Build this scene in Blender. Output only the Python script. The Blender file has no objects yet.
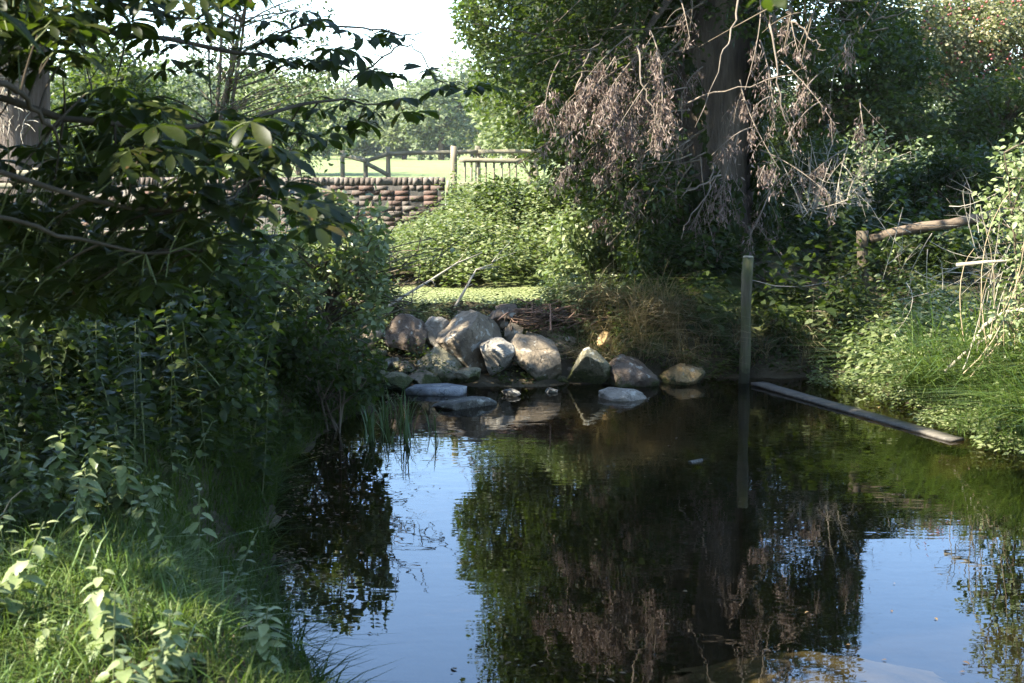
import bpy, math, random
import numpy as np
from mathutils import noise as mnoise, Vector

RNG = np.random.default_rng(11)
random.seed(5)
sc = bpy.context.scene
COL = sc.collection
R = math.radians

# ------------------------------------------------------------------ camera geometry (metres; water surface is z = 0)
F = 1422.0
EYE = 2.4
PITCH = math.atan(191.5 / F)
FW = np.array([0, math.cos(PITCH), -math.sin(PITCH)])
UPV = np.array([0, math.sin(PITCH), math.cos(PITCH)])
CAM = np.array([0, 0, EYE])


def at(px, py, D):
    """world point seen at pixel (px, py) at ground distance D"""
    d = FW + np.array([1.0, 0, 0]) * ((px - 512) / F) + UPV * (-(py - 341.5) / F)
    return CAM + d * (D / d[1])


def to_px(p):
    q = np.asarray(p) - CAM
    z = q @ FW
    return 512 + F * q[..., 0] / z, 341.5 - F * (q @ UPV) / z


SUN = np.array([-0.66, -0.30, 0.72])
SUN = SUN / np.linalg.norm(SUN)

# ------------------------------------------------------------------ object helpers


def link(o, parent=None):
    COL.objects.link(o)
    if parent is not None:
        o.parent = parent
    return o


def tag(o, label=None, cat=None, group=None, kind=None):
    if label:
        o['label'] = label
    if cat:
        o['category'] = cat
    if group:
        o['group'] = group
    if kind:
        o['kind'] = kind
    return o


def thing(name, label, cat, loc=(0, 0, 0), group=None):
    o = bpy.data.objects.new(name, None)
    o.empty_display_size = 0.1
    o.location = tuple(float(a) for a in loc)
    link(o)
    return tag(o, label, cat, group)


class Geo:
    def __init__(s):
        s.v, s.t, s.q, s.n = [], [], [], 0

    def add(s, v, t=None, q=None):
        v = np.asarray(v, float).reshape(-1, 3)
        if t is not None and len(t):
            s.t.append(np.asarray(t, int).reshape(-1, 3) + s.n)
        if q is not None and len(q):
            s.q.append(np.asarray(q, int).reshape(-1, 4) + s.n)
        s.v.append(v)
        s.n += len(v)
        return s

    def tube(s, pts, rad, k=6, cap=True):
        pts = np.asarray(pts, float)
        n = len(pts)
        rad = np.broadcast_to(np.asarray(rad, float), (n,))
        tan = np.gradient(pts, axis=0)
        tan /= np.linalg.norm(tan, axis=1)[:, None] + 1e-9
        a = np.array([0, 0, 1.0]) if abs(tan[0][2]) < 0.9 else np.array([1.0, 0, 0])
        vs = []
        ang = np.linspace(0, 2 * np.pi, k, endpoint=False)
        for i in range(n):
            u = np.cross(tan[i], a)
            u /= np.linalg.norm(u) + 1e-9
            w = np.cross(u, tan[i])
            a = w
            vs.append(pts[i] + rad[i] * (np.cos(ang)[:, None] * u + np.sin(ang)[:, None] * w))
        q = []
        for i in range(n - 1):
            for j in range(k):
                j2 = (j + 1) % k
                q.append((i * k + j, i * k + j2, (i + 1) * k + j2, (i + 1) * k + j))
        v = np.concatenate(vs)
        t = []
        if cap:
            v = np.concatenate([v, pts[:1], pts[-1:]])
            c0, c1 = n * k, n * k + 1
            for j in range(k):
                t.append((c0, (j + 1) % k, j))
                t.append((c1, (n - 1) * k + j, (n - 1) * k + (j + 1) % k))
        return s.add(v, t, q)

    def box(s, c, size, rot=0.0, jit=0.0, tilt=None):
        c = np.asarray(c, float)
        h = np.asarray(size, float) / 2
        v = np.array([(x, y, z) for x in (-1, 1) for y in (-1, 1) for z in (-1, 1)], float) * h
        if jit:
            v += RNG.normal(0, jit, v.shape)
        if tilt is not None:
            v = v @ np.asarray(tilt).T
        cr, sr = math.cos(rot), math.sin(rot)
        v = v @ np.array([[cr, sr, 0], [-sr, cr, 0], [0, 0, 1]])
        q = [(0, 1, 3, 2), (4, 6, 7, 5), (0, 4, 5, 1), (2, 3, 7, 6), (0, 2, 6, 4), (1, 5, 7, 3)]
        return s.add(v + c, None, q)

    def build(s, name, mat, parent=None, smooth=False, origin=None):
        v = np.concatenate(s.v) if s.v else np.zeros((0, 3))
        if origin is not None:
            v = v - np.asarray(origin)
        t = np.concatenate(s.t) if s.t else np.zeros((0, 3), int)
        q = np.concatenate(s.q) if s.q else np.zeros((0, 4), int)
        me = bpy.data.meshes.new(name)
        me.vertices.add(len(v))
        me.vertices.foreach_set('co', v.astype(np.float32).ravel())
        loops = np.concatenate([t.ravel(), q.ravel()]).astype(np.int32)
        me.loops.add(len(loops))
        me.loops.foreach_set('vertex_index', loops)
        npoly = len(t) + len(q)
        me.polygons.add(npoly)
        st = np.concatenate([np.arange(len(t)) * 3, len(t) * 3 + np.arange(len(q)) * 4]).astype(np.int32)
        me.polygons.foreach_set('loop_start', st)
        me.update(calc_edges=True)
        me.validate()
        if smooth:
            me.polygons.foreach_set('use_smooth', np.ones(npoly, bool))
        me.materials.append(mat)
        o = bpy.data.objects.new(name, me)
        link(o, parent)
        if origin is not None:
            o.location = tuple(float(a) for a in origin)
        return o


def local(g, parent):
    """geometry given in world coordinates, moved to the parent's own frame"""
    off = np.array(parent.location)
    g.v = [v - off for v in g.v]
    return g


def part(g, name, mat, parent, smooth=False):
    return local(g, parent).build(name, mat, parent, smooth)


def dup(root, loc, rz=0.0, scale=1.0, label=None, group=None):
    r = root.copy()
    COL.objects.link(r)
    r.location = tuple(float(a) for a in loc)
    r.rotation_euler = (0, 0, rz)
    r.scale = (scale,) * 3 if np.isscalar(scale) else tuple(scale)
    if label:
        r['label'] = label
    if group:
        r['group'] = group
    for ch in list(root.children):
        c = ch.copy()
        COL.objects.link(c)
        c.parent = r
    return r


# ------------------------------------------------------------------ materials


def new_mat(name):
    m = bpy.data.materials.new(name)
    m.use_nodes = True
    nt = m.node_tree
    nt.nodes.clear()
    out = nt.nodes.new('ShaderNodeOutputMaterial')
    return m, nt, out


def ramp(nt, stops, fac):
    r = nt.nodes.new('ShaderNodeValToRGB')
    els = r.color_ramp.elements
    while len(els) < len(stops):
        els.new(0.5)
    for e, (p, c) in zip(els, stops):
        e.position = p
        e.color = (c[0], c[1], c[2], 1)
    nt.links.new(fac, r.inputs[0])
    return r.outputs[0]


def nz(nt, scale, detail=4, rough=0.55, stretch=None, coord='Object'):
    tc = nt.nodes.new('ShaderNodeTexCoord')
    vec = tc.outputs[coord]
    if stretch:
        mp = nt.nodes.new('ShaderNodeMapping')
        mp.inputs['Scale'].default_value = stretch
        nt.links.new(vec, mp.inputs['Vector'])
        vec = mp.outputs[0]
    n = nt.nodes.new('ShaderNodeTexNoise')
    n.inputs['Scale'].default_value = scale
    n.inputs['Detail'].default_value = detail
    n.inputs['Roughness'].default_value = rough
    nt.links.new(vec, n.inputs['Vector'])
    return n.outputs['Fac']


def mixc(nt, fac, a, b, mode='MIX'):
    m = nt.nodes.new('ShaderNodeMix')
    m.data_type = 'RGBA'
    m.blend_type = mode
    for sock, val in ((m.inputs[0], fac), (m.inputs[6], a), (m.inputs[7], b)):
        if hasattr(val, 'links') or hasattr(val, 'is_linked'):
            nt.links.new(val, sock)
        elif isinstance(val, (int, float)):
            sock.default_value = val
        else:
            sock.default_value = (*val, 1)
    return m.outputs[2]


def maprange(nt, val, a, b, c=0.0, d=1.0):
    m = nt.nodes.new('ShaderNodeMapRange')
    m.inputs[1].default_value, m.inputs[2].default_value = a, b
    m.inputs[3].default_value, m.inputs[4].default_value = c, d
    nt.links.new(val, m.inputs[0])
    return m.outputs[0]


def bump(nt, h, strength=0.5, dist=0.02):
    b = nt.nodes.new('ShaderNodeBump')
    b.inputs['Strength'].default_value = strength
    b.inputs['Distance'].default_value = dist
    nt.links.new(h, b.inputs['Height'])
    return b.outputs[0]


def pbsdf(nt, col, rough=0.7, spec=0.3, normal=None):
    p = nt.nodes.new('ShaderNodeBsdfPrincipled')
    if hasattr(col, 'is_linked'):
        nt.links.new(col, p.inputs['Base Color'])
    else:
        p.inputs['Base Color'].default_value = (*col, 1)
    p.inputs['Roughness'].default_value = rough
    p.inputs['Specular IOR Level'].default_value = spec
    if normal is not None:
        nt.links.new(normal, p.inputs['Normal'])
    return p


def leaf_mat(name, stops, trans=0.35, rough=0.42, spec=0.45, tcol=None, blight=None):
    m, nt, out = new_mat(name)
    g = nt.nodes.new('ShaderNodeNewGeometry')
    big = nz(nt, 1.3, 2)
    isl = g.outputs['Random Per Island']
    ad = nt.nodes.new('ShaderNodeMath')
    ad.operation = 'MULTIPLY_ADD'
    nt.links.new(big, ad.inputs[0])
    ad.inputs[1].default_value = 0.5
    sb = nt.nodes.new('ShaderNodeMath')
    sb.operation = 'MULTIPLY_ADD'
    nt.links.new(isl, sb.inputs[0])
    sb.inputs[1].default_value = 0.75
    sb.inputs[2].default_value = -0.12
    nt.links.new(sb.outputs[0], ad.inputs[2])
    c = ramp(nt, stops, ad.outputs[0])
    fine = nz(nt, 60, 2)
    c = mixc(nt, maprange(nt, fine, 0.3, 0.75, 0, 0.35), c, tuple(x * 0.55 for x in stops[0][1]))
    if blight:
        c = mixc(nt, maprange(nt, nz(nt, blight[0], 4, .6), blight[1], blight[1] + .05, 0, .9), c, (.09, .042, .016))
    p = pbsdf(nt, c, rough, spec)
    tr = nt.nodes.new('ShaderNodeBsdfTranslucent')
    tc = mixc(nt, 0.6, c, tcol if tcol else (0.16, 0.24, 0.02), 'MIX')
    nt.links.new(tc, tr.inputs[0])
    mx = nt.nodes.new('ShaderNodeMixShader')
    mx.inputs[0].default_value = trans
    nt.links.new(p.outputs[0], mx.inputs[1])
    nt.links.new(tr.outputs[0], mx.inputs[2])
    nt.links.new(mx.outputs[0], out.inputs[0])
    return m


def noise_mat(name, stops, scale=6, rough=0.85, spec=0.2, b=0.5, bd=0.02, stretch=None, detail=6, island=0.0):
    m, nt, out = new_mat(name)
    n = nz(nt, scale, detail, 0.6, stretch)
    fac = n
    if island:
        g = nt.nodes.new('ShaderNodeNewGeometry')
        a = nt.nodes.new('ShaderNodeMath')
        a.operation = 'MULTIPLY_ADD'
        nt.links.new(g.outputs['Random Per Island'], a.inputs[0])
        a.inputs[1].default_value = island
        s2 = nt.nodes.new('ShaderNodeMath')
        s2.operation = 'MULTIPLY_ADD'
        nt.links.new(n, s2.inputs[0])
        s2.inputs[1].default_value = 1 - island * 0.4
        s2.inputs[2].default_value = -island * 0.3
        nt.links.new(s2.outputs[0], a.inputs[2])
        fac = a.outputs[0]
    c = ramp(nt, stops, fac)
    h = nz(nt, scale * 3.1, 6, 0.65, stretch)
    p = pbsdf(nt, c, rough, spec, bump(nt, h, b, bd))
    nt.links.new(p.outputs[0], out.inputs[0])
    return m


M = {}
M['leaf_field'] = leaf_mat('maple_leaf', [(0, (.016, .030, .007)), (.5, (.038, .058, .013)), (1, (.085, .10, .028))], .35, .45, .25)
M['leaf_dark'] = leaf_mat('shade_dark_leaf', [(0, (.008, .015, .004)), (.5, (.017, .027, .007)), (1, (.034, .045, .013))], .25, .5, .14)  # leaf green darkened so the colour itself carries shade
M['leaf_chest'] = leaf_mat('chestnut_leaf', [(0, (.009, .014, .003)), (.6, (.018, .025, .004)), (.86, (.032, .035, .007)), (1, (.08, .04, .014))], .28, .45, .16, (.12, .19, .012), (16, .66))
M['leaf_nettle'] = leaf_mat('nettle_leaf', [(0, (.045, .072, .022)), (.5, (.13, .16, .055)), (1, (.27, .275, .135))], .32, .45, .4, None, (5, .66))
M['leaf_pale'] = leaf_mat('sunlit_pale_leaf', [(0, (.10, .14, .045)), (.5, (.19, .225, .095)), (1, (.31, .33, .17))], .3, .45, .35)  # green lightened to imitate leaves overexposed in sun
M['leaf_shade'] = leaf_mat('shade_herb_leaf', [(0, (.010, .017, .004)), (.5, (.021, .033, .008)), (1, (.045, .058, .016))], .3, .5, .14)  # shaded leaf copy: bank shade is put into the darker green
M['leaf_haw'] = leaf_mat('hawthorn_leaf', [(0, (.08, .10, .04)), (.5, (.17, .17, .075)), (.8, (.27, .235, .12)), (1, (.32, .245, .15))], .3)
M['leaf_far'] = leaf_mat('hazed_far_leaf', [(0, (.09, .11, .05)), (.5, (.15, .175, .08)), (1, (.22, .235, .115))], .3, .6, .2)  # paled so distance haze is part of the leaf colour
M['leaf_far2'] = leaf_mat('hazed_far_leaf_dark', [(0, (.07, .09, .045)), (.5, (.115, .14, .07)), (1, (.16, .18, .095))], .3, .6, .2)  # darker far variant, also paled to imitate haze
M['leaf_dead'] = leaf_mat('dead_leaf', [(0, (.075, .048, .038)), (.45, (.15, .112, .09)), (.8, (.24, .19, .16)), (1, (.36, .30, .265))], .2, .7, .1, (.3, .18, .12))
M['leaf_litter'] = leaf_mat('fallen_leaf', [(0, (.05, .03, .012)), (.5, (.11, .065, .025)), (1, (.2, .14, .05))], .1, .6, .3, (.2, .12, .03))
M['berry'] = noise_mat('berry', [(0, (.2, .03, .025)), (1, (.34, .10, .07))], 10, .35, .5)
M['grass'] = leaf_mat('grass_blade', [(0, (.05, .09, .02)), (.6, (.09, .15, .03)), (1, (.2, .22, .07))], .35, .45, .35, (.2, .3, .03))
M['grass_shade'] = leaf_mat('shaded_grass_blade', [(0, (.016, .029, .005)), (.6, (.033, .054, .009)), (1, (.085, .095, .026))], .3, .6, .1, (.15, .26, .02))  # grass colour lowered to deepen the shade on the left bank
M['grass_dry'] = leaf_mat('dry_grass_blade', [(0, (.10, .085, .035)), (.6, (.2, .16, .08)), (1, (.34, .28, .16))], .25, .6, .2, (.3, .24, .1))
M['reed'] = leaf_mat('reed_blade', [(0, (.03, .055, .016)), (.6, (.06, .10, .03)), (1, (.13, .16, .06))], .25, .45, .35)
M['bark_dark'] = noise_mat('bark_dark', [(.2, (.035, .028, .02)), (.5, (.085, .066, .046)), (.85, (.17, .135, .10))], 5, .95, .1, .9, .08, (1.6, 1.6, .3))
M['bark_pale'] = noise_mat('bark_pale', [(.2, (0.048, 0.036, 0.027)), (.5, (0.120, 0.096, 0.075)), (.8, (0.216, 0.180, 0.150))], 5, .95, .1, 1, .08, (1.8, 1.8, .22))
M['twig'] = noise_mat('twig', [(.2, (.06, .045, .03)), (.8, (.16, .13, .09))], 9, .9, .1, .4, .005)
M['twig_pale'] = noise_mat('twig_pale', [(.2, (.16, .14, .10)), (.8, (.36, .32, .25))], 9, .85, .15, .4, .005)
M['twig_mid'] = noise_mat('twig_mid', [(.2, (.07, .055, .04)), (.8, (.22, .18, .14))], 9, .9, .1, .4, .005)
M['twig_dark'] = noise_mat('twig_dark', [(.2, (.025, .02, .012)), (.8, (.07, .055, .038))], 9, .9, .1, .4, .005)
M['stem'] = noise_mat('green_stem', [(.2, (.05, .07, .025)), (.8, (.12, .13, .05))], 12, .7, .2, .2, .003)
M['stem_dry'] = noise_mat('dry_stem', [(.2, (.2, .15, .08)), (.8, (.38, .3, .19))], 12, .8, .15, .2, .003)
M['wood'] = noise_mat('weathered_wood', [(.2, (.09, .075, .05)), (.55, (.22, .19, .13)), (.9, (.36, .33, .25))], 7, .85, .2, .6, .01, (2.5, 2.5, .35))
M['wood_dark'] = noise_mat('dark_weathered_wood', [(.2, (.035, .028, .018)), (.55, (.085, .068, .046)), (.9, (.16, .135, .095))], 7, .9, .15, .8, .015, (2.5, 2.5, .35))
M['wood_rail'] = noise_mat('weathered_rail', [(.2, (.09, .08, .05)), (.55, (.2, .18, .12)), (.9, (.33, .3, .22))], 7, .85, .2, .6, .01, (.35, 2.5, 2.5))
M['wire'] = noise_mat('old_wire', [(0, (.1, .09, .08)), (1, (.22, .2, .18))], 20, .6, .4, .1, .002)
M['debris'] = noise_mat('brushwood', [(.2, (.04, .028, .018)), (.6, (.12, .08, .055)), (.95, (.22, .13, .09))], 5, .9, .1, .4, .005, island=.7)
M['coping'] = noise_mat('coping_brick', [(.25, (0.060, 0.048, 0.039)), (.5, (0.114, 0.093, 0.075)), (.8, (0.168, 0.144, 0.120))], 9, .95, .1, .7, .012, island=.35)
M['mortar'] = noise_mat('mortar', [(.3, (.085, .076, .064)), (.7, (.15, .138, .115))], 14, .95, .1, .8, .01)


def brick_mat():
    m, nt, out = new_mat('old_brick')
    g = nt.nodes.new('ShaderNodeNewGeometry')
    c = ramp(nt, [(0, (.07, .052, .041)), (.25, (.092, .062, .049)), (.5, (.115, .07, .053)), (.75, (.10, .082, .067)), (1, (.135, .11, .09))], g.outputs['Random Per Island'])
    n = nz(nt, 14, 6, .65)
    c = mixc(nt, maprange(nt, n, .52, .8, 0, .7), c, (.17, .16, .135))
    n2 = nz(nt, 3.2, 5, .6)
    c = mixc(nt, maprange(nt, n2, .5, .7, 0, .8), c, (.09, .085, .07))
    p = pbsdf(nt, c, .95, .1, bump(nt, nz(nt, 40, 5), .8, .01))
    nt.links.new(p.outputs[0], out.inputs[0])
    return m


M['brick'] = brick_mat()


def rock_mat(name, tint, moss=.5):
    m, nt, out = new_mat(name)
    n = nz(nt, 5, 8, .62)
    a = ramp(nt, [(.25, tuple(x * .4 for x in tint)), (.5, tint), (.75, tuple(min(.62, x * 1.45) for x in tint))], n)
    sp = nz(nt, 38, 4, .6)
    a = mixc(nt, maprange(nt, sp, .55, .7, 0, .55), a, tuple(x * .35 for x in tint))
    vo = nt.nodes.new('ShaderNodeTexVoronoi')
    vo.feature = 'DISTANCE_TO_EDGE'
    vo.inputs['Scale'].default_value = 3.4
    tcv = nt.nodes.new('ShaderNodeTexCoord')
    wv = nt.nodes.new('ShaderNodeVectorMath')
    wv.operation = 'MULTIPLY_ADD'
    nv = nt.nodes.new('ShaderNodeTexNoise')
    nv.inputs['Scale'].default_value = 7
    nt.links.new(tcv.outputs['Object'], nv.inputs['Vector'])
    nt.links.new(nv.outputs['Color'], wv.inputs[0])
    wv.inputs[1].default_value = (.35, .35, .35)
    nt.links.new(tcv.outputs['Object'], wv.inputs[2])
    nt.links.new(wv.outputs[0], vo.inputs['Vector'])
    a = mixc(nt, maprange(nt, vo.outputs['Distance'], .0, .022, .75, 0), a, tuple(x * .25 for x in tint))
    lich = nz(nt, 11, 4, .5)
    a = mixc(nt, maprange(nt, lich, .6, .66, 0, .6), a, (.42, .4, .33))
    # moss and algae band at the waterline, with a ragged edge
    gm = nt.nodes.new('ShaderNodeNewGeometry')
    sep = nt.nodes.new('ShaderNodeSeparateXYZ')
    nt.links.new(gm.outputs['Position'], sep.inputs[0])
    mn = nz(nt, 6, 5, .6)
    ad = nt.nodes.new('ShaderNodeMath')
    ad.operation = 'MULTIPLY_ADD'
    nt.links.new(mn, ad.inputs[0])
    ad.inputs[1].default_value = -.55
    nt.links.new(sep.outputs[2], ad.inputs[2])
    f = maprange(nt, ad.outputs[0], -.2 + moss * .2 - .05, -.26 + moss * .2 - .05)
    mossc = ramp(nt, [(.3, (.022, .026, .007)), (.7, (.055, .058, .016))], nz(nt, 30, 4))
    a = mixc(nt, f, a, mossc)
    h = nz(nt, 9, 8, .65)
    p = pbsdf(nt, a, .85, .25, bump(nt, h, .9, .05))
    nt.links.new(p.outputs[0], out.inputs[0])
    return m


M['rock'] = rock_mat('grey_sandstone', (.168, .132, .088))
M['rock_white'] = rock_mat('pale_stone', (.22, .195, .155), .35)
M['rock_tan'] = rock_mat('ochre_stone', (.24, .16, .07), .3)
M['rock_red'] = rock_mat('reddish_stone', (.115, .085, .06), .3)
M['rock_moss'] = rock_mat('mossy_stone', (.16, .14, .085), .75)
M['rock_clean'] = rock_mat('bare_stone', (.2, .17, .13), -.7)
M['rock_wet'] = rock_mat('wet_dark_stone', (.11, .10, .08), -.3)
M['slab'] = rock_mat('pale_flagstone', (.22, .22, .22), -.6)


def ground_mat():
    m, nt, out = new_mat('bank_soil')
    n = nz(nt, 1.7, 8, .6)
    soil = ramp(nt, [(.3, (.025, .02, .012)), (.55, (.06, .048, .028)), (.8, (.10, .08, .05))], n)
    g = ramp(nt, [(.3, (.03, .045, .012)), (.6, (.07, .09, .025)), (.85, (.13, .13, .045))], nz(nt, 4, 8, .65))
    c = mixc(nt, maprange(nt, nz(nt, .9, 4), .4, .6), soil, g)
    gz = nt.nodes.new('ShaderNodeNewGeometry')
    sz = nt.nodes.new('ShaderNodeSeparateXYZ')
    nt.links.new(gz.outputs['Position'], sz.inputs[0])
    c = mixc(nt, maprange(nt, sz.outputs[2], .22, .42), soil, c)
    # meadow beyond the lane
    gm = nt.nodes.new('ShaderNodeNewGeometry')
    sep = nt.nodes.new('ShaderNodeSeparateXYZ')
    nt.links.new(gm.outputs['Position'], sep.inputs[0])
    mead = ramp(nt, [(.3, (.10, .13, .045)), (.6, (.155, .175, .07)), (.85, (.22, .22, .105))], nz(nt, .25, 8, .65))
    c = mixc(nt, maprange(nt, sep.outputs[1], 27, 30), c, mead)
    p = pbsdf(nt, c, .95, .1, bump(nt, nz(nt, 12, 6, .7), .8, .05))
    nt.links.new(p.outputs[0], out.inputs[0])
    return m


M['ground'] = ground_mat()
M['lane'] = noise_mat('lane_gravel', [(.3, (.16, .14, .11)), (.7, (.34, .31, .26))], 9, .95, .1, .5, .01)


def water_mat(name, ior=1.4, b1=.05, tint=(.36, .33, .235)):
    m, nt, out = new_mat(name)
    h1 = nz(nt, 2.6, 1, .5, (1, 2.4, 1))
    h2 = nz(nt, 11, 0, .5, (1, 2.0, 1))
    # ripples run stronger below the weir
    gm = nt.nodes.new('ShaderNodeNewGeometry')
    sep = nt.nodes.new('ShaderNodeSeparateXYZ')
    nt.links.new(gm.outputs['Position'], sep.inputs[0])
    amp = maprange(nt, sep.outputs[1], 9.0, 14.0, .35, 1.25)
    ad = nt.nodes.new('ShaderNodeMath')
    ad.operation = 'MULTIPLY_ADD'
    nt.links.new(h2, ad.inputs[0])
    ad.inputs[1].default_value = .22
    nt.links.new(h1, ad.inputs[2])
    mu = nt.nodes.new('ShaderNodeMath')
    mu.operation = 'MULTIPLY'
    nt.links.new(ad.outputs[0], mu.inputs[0])
    nt.links.new(amp, mu.inputs[1])
    nrm = bump(nt, mu.outputs[0], 1.0, b1)
    fr = nt.nodes.new('ShaderNodeFresnel')
    # the sheet does not bend light, so both faces share one reflectance curve
    bf = nt.nodes.new('ShaderNodeNewGeometry')
    nt.links.new(maprange(nt, bf.outputs['Backfacing'], 0, 1, ior, 1 / ior), fr.inputs[0])
    nt.links.new(nrm, fr.inputs['Normal'])
    gl = nt.nodes.new('ShaderNodeBsdfGlossy')
    gl.inputs['Roughness'].default_value = .0
    nt.links.new(nrm, gl.inputs['Normal'])
    tr = nt.nodes.new('ShaderNodeBsdfTransparent')
    tr.inputs[0].default_value = (*tint, 1)
    mx = nt.nodes.new('ShaderNodeMixShader')
    nt.links.new(fr.outputs[0], mx.inputs[0])
    nt.links.new(tr.outputs[0], mx.inputs[1])
    nt.links.new(gl.outputs[0], mx.inputs[2])
    nt.links.new(mx.outputs[0], out.inputs[0])
    return m


M['water'] = water_mat('pond_water', 1.62, .0019)
M['duckweed'] = leaf_mat('duckweed', [(0, (.2, .23, .085)), (1, (.34, .36, .17))], .15, .5, .3)

# ------------------------------------------------------------------ leaf templates
LOW = (np.array([(0, 0, 0), (.45, .30, .06), (1, 0, -.06), (.45, -.30, .06)]), np.array([(0, 2, 1), (0, 3, 2)]))
OVATE = (np.array([(0, 0, 0), (.3, .27, .05), (.3, 0, -.01), (.3, -.27, .05), (.68, .2, .0), (.68, 0, -.06), (.68, -.2, 0), (1, 0, -.2)]),
         np.array([(0, 2, 1), (0, 3, 2), (1, 2, 5), (1, 5, 4), (2, 3, 6), (2, 6, 5), (4, 5, 7), (5, 6, 7)]))
NARROW = (OVATE[0] * np.array([1, .45, 1]), OVATE[1])


def serrated():
    # toothed ovate leaf (nettle, bramble)
    xs = np.array([.0, .12, .2, .3, .38, .5, .58, .7, .78, .9, 1.0])
    ws = np.array([.0, .26, .24, .34, .30, .33, .26, .25, .17, .11, 0])
    v = [(x, 0, -.25 * x * x) for x in xs]
    v += [(x + .02, w, -.25 * x * x + .22 * w) for x, w in zip(xs, ws)]
    v += [(x + .02, -w, -.25 * x * x + .22 * w) for x, w in zip(xs, ws)]
    n = len(xs)
    t = []
    for i in range(n - 1):
        for o in (n, 2 * n):
            a, b, c, d = i, i + 1, o + i + 1, o + i
            tr = [(a, b, c), (a, c, d)] if o == n else [(a, c, b), (a, d, c)]
            if i == 0:
                tr = tr[:1]
            if i == n - 2:
                tr = [tr[1]] if False else tr
            t += tr
    return np.array(v), np.array(t)


NETTLE = serrated()


def leaflet():
    xs = [0, .25, .5, .7, .86, 1.0]
    ws = [.012, .07, .145, .175, .12, 0]
    dz = [0, .02, .0, -.05, -.11, -.2]
    v = [(x, 0, z) for x, z in zip(xs, dz)] + [(x, w, z + .25 * w) for x, w, z in zip(xs, ws, dz)] + [(x, -w, z + .25 * w) for x, w, z in zip(xs, ws, dz)]
    n = len(xs)
    t = []
    for i in range(n - 1):
        a, b = i, i + 1
        t += [(a, b, n + b), (a, n + b, n + a), (a, 2 * n + b, b), (a, 2 * n + a, 2 * n + b)]
    return np.array(v), np.array(t)


LEAFLET = leaflet()


def norm(a):
    return a / (np.linalg.norm(a, axis=-1, keepdims=True) + 1e-9)


def put_leaves(g, T, pos, d, n, size):
    V, t = T
    pos = np.asarray(pos, float)
    if len(pos) == 0:
        return
    d = norm(np.asarray(d, float))
    n = np.asarray(n, float)
    sd = norm(np.cross(n, d))
    n = np.cross(d, sd)
    size = np.broadcast_to(np.asarray(size, float), (len(pos),))
    P = pos[:, None, :] + size[:, None, None] * (V[None, :, 0:1] * d[:, None, :] + V[None, :, 1:2] * sd[:, None, :] + V[None, :, 2:3] * n[:, None, :])
    k = len(V)
    tt = (t[None] + (np.arange(len(pos)) * k)[:, None, None]).reshape(-1, 3)
    g.add(P.reshape(-1, 3), tt)


def ball(n, shell=.45):
    p = norm(RNG.normal(size=(n, 3)))
    return p * (RNG.random(n) ** shell)[:, None]


def clump(center, r, n, up=.9, droop=.25):
    """leaf frames of one clump"""
    b = ball(n)
    pos = center + b * r
    d = norm(RNG.normal(size=(n, 3)) * np.array([1, 1, .5]) + b * .8 - np.array([0, 0, droop]))
    nn = norm(RNG.normal(size=(n, 3)) * .75 + np.array([0, 0, up]) + b * .3)
    return pos, d, nn


# targets that stay in sun: (centre, radius); crowns have their gaps along these sun rays
LIT = []


def lit(px, py, D, r):
    LIT.append((at(px, py, D), r))


for x in (380, 430, 480, 530, 580, 610):
    for y, D in ((205, 21), (235, 19.5), (262, 18), (285, 17.2)):
        if not (x > 600 or (x > 560 and y < 250)):
            lit(x, y, D, .62)
for x in (385, 420, 450, 480, 510):
    lit(x, 190, 22, .42)
lit(455, 165, 22.4, .6)
lit(500, 165, 22.8, .6)
lit(440, 297, 16.4, .45); lit(500, 297, 16.4, .45); lit(395, 297, 16.4, .35)
for x, y, r in ((458, 352, .10), (505, 310, .12), (497, 362, .2), (548, 372, .16), (435, 335, .13), (405, 335, .1), (480, 322, .12), (525, 350, .08), (610, 362, .1), (620, 390, .16), (450, 328, .08), (570, 345, .14), (690, 360, .1), (560, 318, .12), (590, 350, .1)):
    lit(x, y, 14.5, r)
for x, y, D in ((880, 380, 13.6), (920, 385, 13), (960, 390, 12.6), (1000, 400, 12), (1024, 430, 11.3), (960, 430, 11.6), (1010, 370, 12.5), (950, 350, 13.5), (1000, 340, 13), (870, 360, 14.6), (1020, 250, 12.5), (1000, 180, 13), (1024, 320, 12)):
    lit(x, y, D, .5)
for x, y in ((590, 110), (620, 120), (650, 140), (600, 75), (640, 90), (560, 100), (670, 120), (620, 150)):
    lit(x, y, 14.9, .36)
for x, y in ((760, 110), (790, 120), (770, 60), (800, 40)):
    lit(x, y, 15.2, .25)
lit(930, 220, 16, .35); lit(890, 230, 16, .3); lit(900, 260, 16.4, .5); lit(950, 270, 16.4, .5)
for x, y, D, r in ((40, 660, 5.0, .5), (60, 560, 6.0, .16), (130, 545, 6.2, .14), (20, 590, 5.7, .22), (110, 640, 5.2, .4), (170, 660, 5.1, .35), (80, 600, 5.6, .25), (165, 635, 5.6, .2), (270, 640, 6.0, .17), (20, 540, 6.3, .16),
                   (60, 460, 7.2, .2), (100, 480, 7.2, .2), (145, 500, 7.2, .2), (70, 440, 7.4, .2), (200, 560, 7.0, .12), (235, 580, 6.9, .12), (215, 495, 8.6, .2), (30, 400, 7.5, .12), (30, 330, 8, .15), (60, 270, 9, .2), (240, 455, 9, .1)):
    lit(x, y, D, r)
lit(850, 660, 6.7, .8)
for x, y, r in ((600, 300, .16), (625, 315, .2), (640, 335, .16), (600, 330, .14), (680, 330, .14), (710, 350, .12), (575, 300, .2)):
    lit(x, y, 14.9, r)
for x, y in ((820, 165), (860, 155), (900, 170), (930, 160), (850, 195), (890, 200)):
    lit(x, y, 23.5, .45)
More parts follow.
